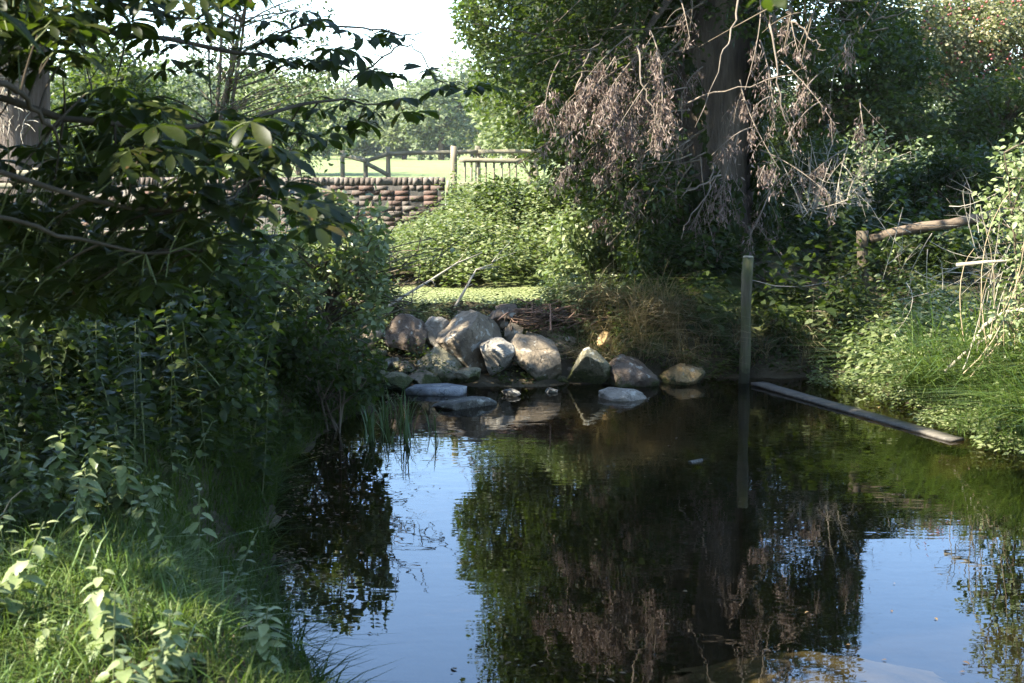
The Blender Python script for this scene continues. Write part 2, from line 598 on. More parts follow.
for _ in range(64):
    lit(random.uniform(0, 330), random.uniform(280, 480), random.uniform(7.8, 11.5), random.uniform(.08, .2))
lit(760, 660, 6.6, .4); lit(960, 620, 7.2, .9)
lit(20, 110, 17.5, .5)
for x in (915, 960, 1005, 1050):
    for y in (10, 45, 80):
        lit(x, y, 28.4, .9)
for x, y in ((330, 260), (370, 240), (400, 250), (350, 290), (390, 285), (420, 260)):
    lit(x, y, 13.2, .25)
LC = np.array([c for c, r in LIT])
LR = np.array([r for c, r in LIT])


def shades_lit(p, pad=0.0):
    p = np.atleast_2d(p)
    bad = np.zeros(len(p), bool)
    for c, r in zip(LC, LR):
        v = p - c
        t = v @ SUN
        d = np.linalg.norm(v - t[:, None] * SUN, axis=1)
        bad |= (t > .35) & (d < r + pad)
    return bad


def bez(a, b, sag=0.0, n=8, wob=.05):
    a, b = np.asarray(a, float), np.asarray(b, float)
    t = np.linspace(0, 1, n)[:, None]
    L = np.linalg.norm(b - a)
    mid = (a + b) / 2 + np.array([0, 0, sag * L]) + RNG.normal(0, wob * L, 3)
    return (1 - t) ** 2 * a + 2 * t * (1 - t) * mid + t * t * b


def inpoly(x, y, poly):
    c = False
    j = len(poly) - 1
    for i in range(len(poly)):
        xi, yi = poly[i]
        xj, yj = poly[j]
        if (yi > y) != (yj > y) and x < (xj - xi) * (y - yi) / (yj - yi) + xi:
            c = not c
        j = i
    return c


def sample_poly(poly, n, D0, D1):
    xs = [p[0] for p in poly]
    ys = [p[1] for p in poly]
    out = []
    while len(out) < n:
        x, y = random.uniform(min(xs), max(xs)), random.uniform(min(ys), max(ys))
        if inpoly(x, y, poly):
            out.append(at(x, y, random.uniform(D0, D1)))
    return np.array(out)


# ------------------------------------------------------------------ terrain
def sstep(a, b, x):
    t = np.clip((x - a) / (b - a), 0, 1)
    return t * t * (3 - 2 * t)


def XL(y):
    return np.interp(y, [4, 5, 6.4, 7.5, 8.75, 10.5, 12, 13, 14, 15], [0.3, -.45, -.95, -1.28, -1.55, -1.72, -1.6, -1.35, -1.35, -1.3])


def XR(y):
    return np.interp(y, [5, 7, 9, 11, 13, 14.5, 15], [5.3, 4.85, 4.5, 4.25, 3.9, 3.5, 3.4])


def YF(x):
    return np.interp(x, [-2, 0, 1.4, 2.5, 4], [14.4, 14.35, 14.55, 14.95, 14.9])


def YN(x):
    return np.interp(x, [-1, 0, 2, 5], [4.6, 4.7, 4.5, 4.3])


def pond_d(x, y):
    return np.minimum(np.minimum(x - XL(y), XR(y) - x), np.minimum(YF(x) - y, y - YN(x)))


def wob(x, y, s=1.0):
    return (np.sin(x * 2.1 * s + 1.3) * np.sin(y * 1.7 * s + .4) + .5 * np.sin(x * 4.7 * s + y * 3.9 * s) + .3 * np.sin(x * 9.1 * s - y * 8.3 * s))


def height(x, y):
    x, y = np.asarray(x, float), np.asarray(y, float)
    base = .55 + .2 * sstep(3, 0, y) + .03 * wob(x, y)
    hw = sstep(-2.4, -.6, x)
    upper = .62 + (.28 + .45 * hw) * sstep(17.2, 21.5, y)            # stream side behind the weir
    rightb = .55 + .6 * sstep(14.8, 17.2, y) + .2 * sstep(17, 21, y)
    leftb = .6 + .35 * sstep(14, 20.5, y)
    w = sstep(1.2, 1.9, x)
    wl = sstep(-4.2, -5.2, x)
    back = (upper * (1 - w) + rightb * w) * (1 - wl) + leftb * wl
    L = base * (1 - sstep(14.2, 15.0, y)) + back * sstep(14.2, 15.0, y)
    L = np.where(x > 3, L - .25 * sstep(3.2, 4.2, x) * sstep(15, 13, y), L)
    far = 1.48 - .15 * sstep(26.5, 30, y) + .05 * wob(x * .06, y * .06) * sstep(30, 80, y)
    L = L * (1 - sstep(21.97, 22.15, y)) + far * sstep(21.97, 22.15, y)
    L = L + 9 * sstep(230, 330, np.hypot(x, y))
    L = L * (1 - .7 * sstep(-2.7, -2.0, x) * (1 - sstep(.9, 1.4, x)) * (1 - sstep(15.1, 15.5, y)) * sstep(13.0, 14.0, y))
    L = L + .1 * sstep(-4, -3.5, x) * (1 - sstep(1.0, 1.5, x)) * np.exp(-((y - 15.55) / .16) ** 2)
    d = pond_d(x, y) + .06 * wob(x * 1.5, y * 1.5)
    bankw = .75
    land = L * sstep(0, bankw, -d) + .02
    bed = -.08 - .36 * sstep(0, 1.1, d)
    # sandy shoal at the near right
    sh = np.exp(-(((x - 1.5) / .9) ** 2 + ((y - 6.5) / .8) ** 2))
    bed = bed + .36 * sh * sstep(0, 1, d)
    return np.where(d > 0, bed * sstep(0, .15, d), land * sstep(0, .12, -d) + .0) + .015 * wob(x * 2.3, y * 2.3)


def axis(lo, hi, step, far, grow=1.25):
    a = list(np.arange(lo, hi + 1e-6, step))
    s = step
    while a[-1] < far:
        s *= grow
        a.append(a[-1] + s)
    s = step
    while a[0] > -far:
        s *= grow
        a.insert(0, a[0] - s)
    return np.array(a)


gx, gy = axis(-9, 8, .11, 300), axis(1, 24, .11, 300)
X, Y = np.meshgrid(gx, gy)
Z = height(X, Y)
nx, ny = len(gx), len(gy)
idx = np.arange(nx * ny).reshape(ny, nx)
q = np.stack([idx[:-1, :-1], idx[:-1, 1:], idx[1:, 1:], idx[1:, :-1]], -1).reshape(-1, 4)
g = Geo().add(np.stack([X, Y, Z], -1).reshape(-1, 3), None, q)
tag(g.build('ground', M['ground'], smooth=True), 'grassy soil banks around the pond and pale meadow beyond', 'ground', kind='structure')

# shoal and bed get their own muddy sheet just above the terrain
bx, by = np.linspace(-2, 5.4, 110), np.linspace(4.2, 15, 150)
X, Y = np.meshgrid(bx, by)
Z = height(X, Y) + .006
g = Geo()
idx = np.arange(X.size).reshape(X.shape)
q = np.stack([idx[:-1, :-1], idx[:-1, 1:], idx[1:, 1:], idx[1:, :-1]], -1).reshape(-1, 4)
zc = Z.reshape(-1)[q].max(1)
q = q[zc < -.01]
mud = noise_mat('pond_mud', [(.3, (.018, .015, .009)), (.55, (.045, .036, .02)), (.8, (.085, .068, .04))], 2.2, .9, .2, .5, .02)
g.add(np.stack([X, Y, Z + .015], -1).reshape(-1, 3), None, q)
tag(g.build('pond_bed', mud, smooth=True), 'brown muddy bed under the dark pond water', 'pond bed', kind='structure')

gx2, gy2 = np.linspace(-3.0, 6.2, 24), np.linspace(3.6, 15.4, 24)
g = Geo()
X, Y = np.meshgrid(gx2, gy2)
idx = np.arange(X.size).reshape(X.shape)
q = np.stack([idx[:-1, :-1], idx[:-1, 1:], idx[1:, 1:], idx[1:, :-1]], -1).reshape(-1, 4)
g.add(np.stack([X, Y, X * 0], -1).reshape(-1, 3), None, q)
tag(g.build('water', M['water'], smooth=True), 'dark still pond water mirroring trees and blue sky', 'water', kind='structure')
g = Geo().add([(-4.4, 15.5, .685), (1.3, 15.5, .685), (1.3, 17.9, .685), (-4.4, 17.9, .685)], None, [(0, 1, 2, 3)])
tag(g.build('upper_water', M['water']), 'small upper pool of the stream behind the rock weir', 'water', kind='structure')

# pale silt bar under the shallow near water
bx, by = np.linspace(.4, 3.2, 60), np.linspace(5.2, 8.0, 60)
X, Y = np.meshgrid(bx, by)
sb = np.exp(-(((X - 1.5) / .9) ** 2 + ((Y - 6.5) / .8) ** 2)) + .10 * wob(X * 2.2, Y * 4)
Z = height(X, Y) + .035
idx = np.arange(X.size).reshape(X.shape)
q = np.stack([idx[:-1, :-1], idx[:-1, 1:], idx[1:, 1:], idx[1:, :-1]], -1).reshape(-1, 4)
q = q[(sb.reshape(-1)[q].min(1) > .42) & (Z.reshape(-1)[q].max(1) < -.015)]
silt = noise_mat('pale_silt', [(.3, (.10, .085, .055)), (.55, (.21, .178, .12)), (.8, (.3, .26, .18))], 3.2, .9, .2, .5, .02)
tag(Geo().add(np.stack([X, Y, Z], -1).reshape(-1, 3), None, q).build('silt_bar', silt, smooth=True), 'pale silt bar showing through the shallow water at the bottom', 'silt', kind='structure')

# duckweed: thousands of tiny fronds lying on the upper pool
g = Geo()
n = 26000
dp = np.stack([RNG.uniform(-3.2, 1.2, n), RNG.uniform(15.55, 17.8, n), RNG.uniform(.688, .694, n)], -1)
keep = (wob(dp[:, 0] * 1.4, dp[:, 1] * 2.2) > -.75) | (dp[:, 1] > 16.1)
dp = dp[keep]
a = RNG.uniform(0, 6.28, len(dp))
put_leaves(g, LOW, dp, np.stack([np.cos(a), np.sin(a), a * 0], -1), np.tile([0, 0, 1.0], (len(dp), 1)) + RNG.normal(0, .05, (len(dp), 3)), RNG.uniform(.03, .06, len(dp)))
tag(g.build('duckweed', M['duckweed']), 'bright green duckweed covering the upper pool', 'duckweed', kind='stuff')

# lane behind the parapet wall
g = Geo()
lx = np.linspace(-40, 30, 60)
v = []
for x in lx:
    v += [(x, 22.65 + .1 * math.sin(x), 1.512), (x, 26.2 + .1 * math.cos(x), 1.49)]
v = np.array(v)
v[:, 2] = height(v[:, 0], v[:, 1]) + .012
q = [(2 * i, 2 * i + 2, 2 * i + 3, 2 * i + 1) for i in range(len(lx) - 1)]
tag(g.add(v, None, q).build('lane', M['lane']), 'gravel lane running behind the brick wall', 'lane', kind='structure')


# ------------------------------------------------------------------ grass
def blades(g, pos, h, w, bend, segs=3, heading=None):
    n = len(pos)
    a = RNG.uniform(0, 2 * np.pi, n) if heading is None else heading + RNG.normal(0, .7, n)
    fw = np.stack([np.cos(a), np.sin(a), a * 0], -1)
    sd = np.stack([-np.sin(a), np.cos(a), a * 0], -1)
    k = 2 * segs + 1
    P = np.zeros((n, k, 3))
    for i in range(segs + 1):
        t = i / segs
        c = pos + fw * (bend * h * t * t)[:, None] + np.array([0, 0, 1.0]) * (h * (t - .45 * np.minimum(bend, 1.4) * t * t))[:, None]
        if i == segs:
            P[:, 2 * segs] = c
        else:
            ww = (w * (1 - .55 * t) / 2)[:, None]
            P[:, 2 * i] = c - sd * ww
            P[:, 2 * i + 1] = c + sd * ww
    off = (np.arange(n) * k)[:, None, None]
    qs = np.array([(2 * i, 2 * i + 1, 2 * i + 3, 2 * i + 2) for i in range(segs - 1)])
    tt = np.array([(2 * segs - 2, 2 * segs - 1, 2 * segs)])
    g.add(P.reshape(-1, 3), (tt[None] + off).reshape(-1, 3), (qs[None] + off).reshape(-1, 4))


def grass_patch(n, x0, x1, y0, y1, h, w, bend, cond=None, clumpy=0.5, z_min=.03):
    x, y = RNG.uniform(x0, x1, n), RNG.uniform(y0, y1, n)
    dens = wob(x * 1.3, y * 1.3)
    k = (RNG.random(n) < 1 - clumpy + clumpy * (dens > -.1)) & (pond_d(x, y) < -.0)
    if cond is not None:
        k &= cond(x, y)
    x, y = x[k], y[k]
    z = height(x, y) - .01
    k = z > z_min - .05
    pos = np.stack([x, y, z], -1)[k]
    m = len(pos)
    hh = h * RNG.uniform(.45, 1.25, m) * (1 + .3 * np.clip(wob(pos[:, 0], pos[:, 1]), -1, 1))
    return pos, hh, w * RNG.uniform(.7, 1.3, m), bend * RNG.uniform(.3, 1.8, m)


g = Geo()
blades(g, *grass_patch(42000, -4.2, -.2, 3.8, 11.5, .17, .0075, .8, lambda x, y: x < XL(y) + .05))
blades(g, *grass_patch(24000, -2.6, .2, 5.5, 14, .22, .011, 1.1, lambda x, y: (x > XL(y) - .22) & (x < XL(y) + .1), 0.2, -.05))
blades(g, *grass_patch(16000, -4.5, -.8, 8, 14.6, .34, .009, .9, lambda x, y: (x < XL(y) + .05) & (x > XL(y) - 1.3)))
blades(g, *grass_patch(12000, -6, 1.0, 1.5, 5.0, .15, .006, .7, None))
tag(g.build('bank_grass', M['grass_shade']), 'shade-darkened green grass on the left bank running down to the water', 'grass', kind='stuff')
g = Geo()
blades(g, *grass_patch(9000, -2.9, -.95, 4.2, 6.0, .16, .0065, .9, lambda x, y: (x < -1.25 + .2 * np.sin(y * 5))))
blades(g, *grass_patch(420, -2.9, -1.0, 4.2, 6.0, .30, .008, 1.3, None))
tag(g.build('tall_grass', M['grass']), 'tall sunlit grass in the bottom left foreground', 'grass', kind='stuff')
g = Geo()
blades(g, *grass_patch(4500, 3.2, 7.2, 7, 16, .24, .012, .7, lambda x, y: x > XR(y) - .05))
gp_ = grass_patch(6500, 3.7, 5.0, 10.0, 13.6, .9, .014, .9, lambda x, y: (x > XR(y) - .02) & (wob(x * 1.6, y * 1.4) > -.3))
blades(g, *gp_, heading=-2.5)
tx_, ty_ = RNG.uniform(3.55, 4.5, 900), RNG.uniform(9.2, 12.2, 900)
k_ = (tx_ > XR(ty_) - .28) & (tx_ < XR(ty_) + .1)
tp_ = np.stack([tx_[k_], ty_[k_], tx_[k_] * 0 - .03], -1)
m_ = len(tp_)
blades(g, tp_, RNG.uniform(.25, .6, m_), RNG.uniform(.008, .014, m_), RNG.uniform(.3, 1.5, m_), heading=-2.6)
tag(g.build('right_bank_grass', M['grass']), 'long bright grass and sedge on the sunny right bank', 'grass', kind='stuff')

# dry grass hanging over the weir and the bank foot
g = Geo()
for _ in range(88):
    if random.random() < .78:
        cx, cy = random.uniform(.75, 2.0), random.uniform(14.8, 15.6)
    else:
        cx, cy = random.uniform(1.9, 3.5), random.uniform(14.98, 15.4)
    m = random.randint(8, 34)
    pts = np.array([cx, cy, 0]) + RNG.normal(0, .05, (m, 3)) * np.array([1, 1, 0])
    pts[:, 2] = height(pts[:, 0], pts[:, 1])
    hh = random.uniform(.25, .8)
    blades(g, pts, RNG.uniform(.5, 1.15, m) * hh, RNG.uniform(.004, .014, m), RNG.uniform(.3, 2.2, m), 4, heading=-np.pi / 2 + random.gauss(0, .8))
tag(g.build('dry_grass', M['grass_dry']), 'dry straw-coloured grass hanging over the stones right of the weir', 'dry grass', kind='stuff')

# ------------------------------------------------------------------ ground cover herbs


def cover(g, pts, hmin, hmax, leaf, T, per=14, stems=None, spread=.09, up=1.0):
    """upright leafy shoots at pts: each shoot is a stem with leaves up its length"""
    n = len(pts)
    h = RNG.uniform(hmin, hmax, n) * (1 + .3 * np.clip(wob(pts[:, 0] * 1.7, pts[:, 1] * 1.7), -1, 1))
    lean = RNG.normal(0, .16, (n, 2))
    P, Dd, N, S = [], [], [], []
    for j in range(per):
        t = (j + RNG.random(n)) / per
        t = .25 + .75 * t
        c = pts + np.stack([lean[:, 0] * h * t, lean[:, 1] * h * t, h * t], -1)
        a = j * 2.4 + RNG.uniform(0, 1.2, n)
        d = np.stack([np.cos(a), np.sin(a), RNG.uniform(-.45, .15, n)], -1)
        P.append(c + d * spread * .2)
        Dd.append(d)
        N.append(np.stack([RNG.normal(0, .45, n), RNG.normal(0, .45, n), np.full(n, up)], -1) + d * .2)
        S.append(leaf * (1.15 - .6 * t) * RNG.uniform(.7, 1.25, n))
    put_leaves(g, T, np.concatenate(P), np.concatenate(Dd), np.concatenate(N), np.concatenate(S))
    if stems is not None:
        for i in range(n):
            stems.tube([pts[i], pts[i] + (lean[i][0] * h[i], lean[i][1] * h[i], h[i])], [.006, .003], 3, False)


def scatter(n, x0, x1, y0, y1, cond=None):
    x, y = RNG.uniform(x0, x1, n), RNG.uniform(y0, y1, n)
    k = (pond_d(x, y) < 0)
    if cond is not None:
        k &= cond(x, y)
    x, y = x[k], y[k]
    return np.stack([x, y, height(x, y)], -1)


# sunlit nettle bank below wall and gate
g = Geo()
p = scatter(5200, -5.0, 3.2, 17.2, 22.2, lambda x, y: (y > 17.75 + .15 * np.sin(x * 3)) & (y < 21.6 + (x > -.9) * .6))
nearwall = (p[:, 1] > 19.3) & (p[:, 0] < -.95)
cover(g, p[~nearwall], .3, .75, .105, LOW, 13)
cover(g, p[nearwall], .12, .36, .10, LOW, 8)
tag(g.build('nettle_bed', M['leaf_nettle']), 'bank of pale sunlit nettles between the upper pool and the brick wall', 'nettles', kind='stuff')
# watercress and herbs along the right margin
g = Geo()
p = scatter(4200, 3.2, 6.5, 8.5, 15.2, lambda x, y: (x > XR(y) - .2) & (x < XR(y) + 2.2))
wr = wob(p[:, 0] * 1.2, p[:, 1] * 1.2)
cover(g, p[wr > .15], .15, .6, .11, OVATE, 10)
cover(g, p[wr <= .15], .06, .34, .06, LOW, 11)
x, y = RNG.uniform(2.9, 4.3, 1100), RNG.uniform(10.2, 14.8, 1100)
k = (x > XR(y) - .32 + .15 * np.sin(y * 6))
p = np.stack([x[k], y[k], x[k] * 0 - .02], -1)
cover(g, p, .06, .26, .06, LOW, 9)
tag(g.build('watercress', M['leaf_nettle']), 'fresh green watercress and herbs spilling from the right bank into the pond', 'watercress', kind='stuff')
# shady undergrowth under the big tree
g = Geo()
p = scatter(2300, 1.0, 6.5, 14.9, 18.5, lambda x, y: (y > YF(x) + .1) & (wob(x * 1.1, y * 1.1) > -.2))
cover(g, p, .12, .4, .085, OVATE, 7)
p = scatter(420, .9, 3.3, 14.7, 15.7)
cover(g, p, .1, .3, .07, OVATE, 7)
p = scatter(420, 1.4, 6.5, 15.0, 18.0, lambda x, y: (y > YF(x) + .2) & (wob(x * .9 + 2, y * .9) > .1))
cover(g, p, .4, .95, .15, NETTLE, 9)
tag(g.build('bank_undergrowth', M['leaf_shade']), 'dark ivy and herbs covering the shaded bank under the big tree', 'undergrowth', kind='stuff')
# herbs on the weir crest
g = Geo()
p = scatter(900, -3.6, 1.2, 15.25, 15.75)
cover(g, p, .03, .11, .05, LOW, 7)
p = np.concatenate([scatter(260, .3, 1.3, 15.2, 15.8), scatter(300, -2.6, -1.2, 15.1, 15.8)])
cover(g, p, .15, .4, .07, OVATE, 9)
tag(g.build('weir_herbs', M['leaf_nettle']), 'low green herbs growing along the crest of the rock weir', 'herbs', kind='stuff')
g = Geo()
p = scatter(520, -1.5, 1.1, 14.3, 15.4, lambda x, y: wob(x * 3.1, y * 3.1) > .15)
cover(g, p, .10, .34, .055, OVATE, 8)
tag(g.build('rock_herbs', M['leaf_shade']), 'small green plants growing from the gaps between the weir boulders', 'herbs', kind='stuff')
# low herb layer on the shady left bank
g = Geo()
p = scatter(3000, -7.5, -1.2, 6.5, 16, lambda x, y: (x < XL(y) - .05 - 1.1 * sstep(9.6, 7.4, y)))
cover(g, p, .18, .55, .10, OVATE, 9)
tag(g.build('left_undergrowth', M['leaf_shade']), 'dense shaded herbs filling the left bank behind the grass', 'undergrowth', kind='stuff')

# ------------------------------------------------------------------ rocks


def ico(sub=4):
    import bmesh
    bm = bmesh.new()
    bmesh.ops.create_icosphere(bm, subdivisions=sub, radius=1)
    v = np.array([x.co[:] for x in bm.verts])
    f = np.array([[x.index for x in y.verts] for y in bm.faces])
    bm.free()
    return v, f


ICO = ico(5)


def rock(name, label, px, py, w, h, D, mat, seed, planes=9, depth=1.0, flat=None, rot=0.0, sink=.25, cat='boulder', tiltx=0.0, cuts=()):
    rs = np.random.default_rng(seed)
    planes = int(planes * 1.7)
    v = ICO[0].copy()
    for _ in range(planes):
        n = norm(rs.normal(size=3) * np.array([1, 1, .8]))
        off = rs.uniform(.37, .7)
        over = v @ n - off
        v -= np.clip(over, 0, None)[:, None] * n * .97
    for n, off in cuts:
        n = norm(np.array(n, float))
        over = v @ n - off
        v -= np.clip(over, 0, None)[:, None] * n * .98
    v /= np.abs(v).max(0)
    s1 = Vector((seed * 1.7, 3.1, seed * .3))
    nzv = np.array([mnoise.fractal(Vector(p) * 2.2 + s1, 1.0, 2.0, 5) for p in v])
    nz2 = np.array([mnoise.fractal(Vector(p) * 9 + s1, 1.0, 2.0, 3) for p in v])
    v = v * (1 + .07 * nzv + .018 * nz2)[:, None]
    if cat == 'boulder' and w > 28:
        w, h = w * 1.14, h * .96
        rot = rot + float(rs.normal(0, .22))
    W, H = w / F * D, h / F * D
    size = np.array([W / 2, W / 2 * depth, H / 2 * (1 + sink)])
    v = v * size
    ct, st = math.cos(rot), math.sin(rot)
    v = v @ np.array([[ct, 0, -st], [0, 1, 0], [st, 0, ct]])
    c = at(px, py, D) - np.array([0, -W / 4 * depth, H / 2 * sink])
    o = Geo().add(v, ICO[1]).build(name, mat, smooth=False)
    o.location = tuple(c)
    return tag(o, label, cat, 'stones of the weir and pond')


rock('boulder', 'largest pale grey boulder in the middle of the weir', 474, 343, 70, 60, 14.75, M['rock'], 3, 8, .9, rot=.35, cuts=[((.5, -.5, .75), .55), ((-.8, -.2, .5), .6)])
rock('boulder', 'bright cream rounded boulder right below the largest boulder', 497, 358, 38, 40, 14.5, M['rock_white'], 8, 7, .9)
rock('boulder', 'angular grey boulder with sunlit lower face right of the cream one', 541, 356, 56, 50, 14.55, M['rock'], 14, 8, .9, rot=-.3, cuts=[((.6, -.5, .6), .55)])
rock('boulder', 'flat brownish stone lying on top behind the largest boulder', 501, 315, 36, 20, 15.3, M['rock_red'], 21, 7, .9)
rock('boulder', 'small upright grey stone wedged behind the cream boulder', 513, 330, 20, 30, 15.1, M['rock'], 24, 7, .9)
rock('boulder', 'dull grey stone behind the angular boulder under the brushwood', 556, 338, 34, 30, 15.2, M['rock'], 29, 7, .9)
rock('boulder', 'grey stone with mossy foot right of the angular boulder', 590, 362, 46, 38, 14.4, M['rock_moss'], 31, 7, .9)
rock('boulder', 'wedge-shaped reddish grey boulder below the dry grass', 628, 367, 58, 42, 14.4, M['rock_red'], 36, 5, .8, cuts=[((.62, -.1, .8), .35), ((-.9, 0, .3), .55)])
rock('boulder', 'low ochre wedge stone by the dark hole in the bank', 681, 371, 44, 28, 14.55, M['rock_tan'], 42, 5, .9, cuts=[((-.55, 0, .8), .4), ((.5, 0, .85), .5)])
rock('boulder', 'pinkish cream stone left of the largest boulder', 439, 333, 30, 34, 15.0, M['rock_white'], 47, 8, .9)
rock('boulder', 'brown grey stone second from the left on the weir', 405, 334, 40, 38, 15.0, M['rock_red'], 51, 8, .9)
rock('boulder', 'dark grey stone at the left end of the weir under leaves', 374, 332, 44, 36, 15.1, M['rock'], 55, 8, .9)
rock('boulder', 'moss-covered low stone at the foot left of the largest boulder', 440, 364, 56, 30, 14.5, M['rock_moss'], 61, 7, .9)
rock('boulder', 'small mossy stone at the waterline below the largest boulder', 471, 376, 32, 14, 14.2, M['rock_moss'], 66, 7, .9)
rock('boulder', 'dull stone above the pale flagstone', 424, 378, 34, 18, 14.3, M['rock'], 71, 7, .9)
rock('boulder', 'shaded low stone at the left margin behind the reeds', 394, 380, 34, 18, 14.1, M['rock_moss'], 75, 7, .9)
rock('boulder', 'small tan stone in the dry grass above the mossy-foot stone', 607, 338, 20, 16, 15.0, M['rock_tan'], 79, 7, .9)
rock('boulder', 'half-sunk wedge stone with lit top standing alone in the water', 621, 392, 48, 24, 13.6, M['rock_clean'], 83, 4, .8, cuts=[((-.35, -.3, .9), .3), ((.85, 0, .3), .6)], sink=.4)
rock('boulder', 'broad dark dome of wet stone in front of the flagstone', 468, 403, 70, 24, 13.15, M['rock_wet'], 88, 6, .7, cuts=[((0, 0, 1), .45)], sink=.3)
rock('boulder', 'tiny dark wet stone beside the dome stone', 511, 394, 20, 9, 13.8, M['rock_wet'], 92, 6, .8)
rock('boulder', 'tiny dark stone in the shallows right of the weir foot', 552, 391, 14, 6, 14.0, M['rock_wet'], 94, 6, .8)
rock('boulder', 'single small stone breaking the water in mid pond', 694, 463, 20, 10, 10.8, M['rock_wet'], 97, 6, .8)


for k in range(34):
    fx_, D_ = random.uniform(375, 605), random.uniform(14.35, 15.35)
    p_ = at(fx_, 350, D_)
    p_[2] = float(height(p_[0], p_[1])) + random.uniform(.0, .10)
    fpx, fpy = to_px(p_)
    w_ = random.uniform(12, 26)
    o = rock('weir_stone', 'small half-buried stone filling a gap between the weir boulders', float(fpx), float(fpy), w_, w_ * random.uniform(.55, .85), D_, M[random.choice(['rock', 'rock', 'rock_red', 'rock_moss', 'rock_wet'])], 200 + k, 6, .9, rot=random.uniform(-.4, .4), sink=.1, cat='stone')
    o['group'] = 'small stones between the weir boulders'


def flagstone():
    c = at(436, 392, 13.95)
    o = rock('flagstone', 'flat pale square flagstone lying at the waterline', 436, 392, 58, 10, 13.95, M['slab'], 5, 0, 1.0, cat='flagstone')
    v = np.array([(x, y, z) for x in (-1, 1) for y in (-1, 1) for z in (-1, 1)], float)
    me = o.data
    g = Geo()
    pts = [(-.30, -.10), (.24, -.16), (.31, .02), (.10, .24), (-.22, .19)]
    top = [(x, y, .045 + .02 * x) for x, y in pts]
    bot = [(x * .97, y * .97, -.03) for x, y in pts]
    n = len(pts)
    g.add(top + bot, [(0, 1, 2), (0, 2, 3), (0, 3, 4), (5, 7, 6), (5, 8, 7), (5, 9, 8)], [(i + n, (i + 1) % n + n, (i + 1) % n, i) for i in range(n)])
    o2 = g.build('flagstone', M['slab'])
    o.data = o2.data
    bpy.data.objects.remove(o2)
    o.location = (float(c[0]), float(c[1]), .02)


flagstone()

# ------------------------------------------------------------------ plank, posts, fences


def plank_geo(p0, p1, width, thick, n=24, jag=.004):
    p0, p1 = np.asarray(p0, float), np.asarray(p1, float)
    d = p1 - p0
    L = np.linalg.norm(d)
    d /= L
    s = norm(np.cross(d, [0, 0, 1.0]))
    u = np.cross(s, d)
    g = Geo()
    vs = []
    for i in range(n + 1):
        t = i / n
        c = p0 + d * L * t + u * RNG.normal(0, jag * .4)
        w = width / 2 * (1 + RNG.normal(0, .02))
        for a, b in ((-1, -1), (1, -1), (1, 1), (-1, 1)):
            vs.append(c + s * a * (w + RNG.normal(0, jag * .5)) + u * b * thick / 2)
    q = []
    for i in range(n):
        for j in range(4):
            j2 = (j + 1) % 4
            q.append((i * 4 + j, i * 4 + j2, i * 4 + 4 + j2, i * 4 + 4 + j))
    q += [(3, 2, 1, 0), (n * 4, n * 4 + 1, n * 4 + 2, n * 4 + 3)]
    return g.add(vs, None, q)


a, b = at(757, 384, 14.45), at(957, 444, 11.6)
a[2], b[2] = .022, .008
g = plank_geo(a, b, .15, .026)
plank_mat = noise_mat('wet_plank', [(.2, (.035, .031, .025)), (.55, (.085, .074, .058)), (.9, (.16, .14, .11))], 6, .7, .3, .6, .008, (1.2, 3, 1))
tag(g.build('plank', plank_mat), 'long weathered plank floating from the post toward the right bank', 'plank')

# post standing in the water
t = thing('wooden_post', 'lone mossy wooden post standing in the pond by the plank', 'post', tuple(at(744, 380, 14.6) * np.array([1, 1, 0])))


def post_mat():
    m, nt, out = new_mat('mossy_post')
    w = ramp(nt, [(.25, (.035, .031, .018)), (.6, (.08, .07, .042)), (.9, (.14, .125, .08))], nz(nt, 6, 6, .6, (2.5, 2.5, .3)))
    c = mixc(nt, maprange(nt, nz(nt, 3, 5, .6, (1, 1, .5)), .42, .6, 0, .85), w, (.052, .062, .014))
    gm = nt.nodes.new('ShaderNodeNewGeometry')
    sep = nt.nodes.new('ShaderNodeSeparateXYZ')
    nt.links.new(gm.outputs['Position'], sep.inputs[0])
    ad = nt.nodes.new('ShaderNodeMath')
    ad.operation = 'MULTIPLY_ADD'
    nt.links.new(nz(nt, 22, 4), ad.inputs[0])
    ad.inputs[1].default_value = -.22
    nt.links.new(sep.outputs[2], ad.inputs[2])
    c = mixc(nt, maprange(nt, ad.outputs[0], .06, -.02), c, (.025, .024, .012))
    crk = nz(nt, 30, 3, .5, (3, 3, .12))
    c = mixc(nt, maprange(nt, crk, .62, .7), c, (.03, .026, .017))
    p = pbsdf(nt, c, .9, .2, bump(nt, nz(nt, 18, 5, .6, (2, 2, .3)), .9, .02))
    nt.links.new(p.outputs[0], out.inputs[0])
    return m


pm = post_mat()
c = np.array(t.location)
zt = at(745, 257, 14.6)[2]
hs = np.linspace(-.35, zt, 9)
g = Geo().tube([(c[0] + .012 * h + .006 * math.sin(h * 5), c[1], h) for h in hs], [.056 + .005 * math.sin(h * 7) + RNG.normal(0, .0015) for h in hs], 9)
part(g, 'shaft', pm, t)
g = Geo().tube([(c[0] + .012 * zt, c[1], zt - .004), (c[0] + .012 * zt, c[1], zt + .012)], [.058, .05], 9)
part(g, 'weathered_top', M['wood'], t)


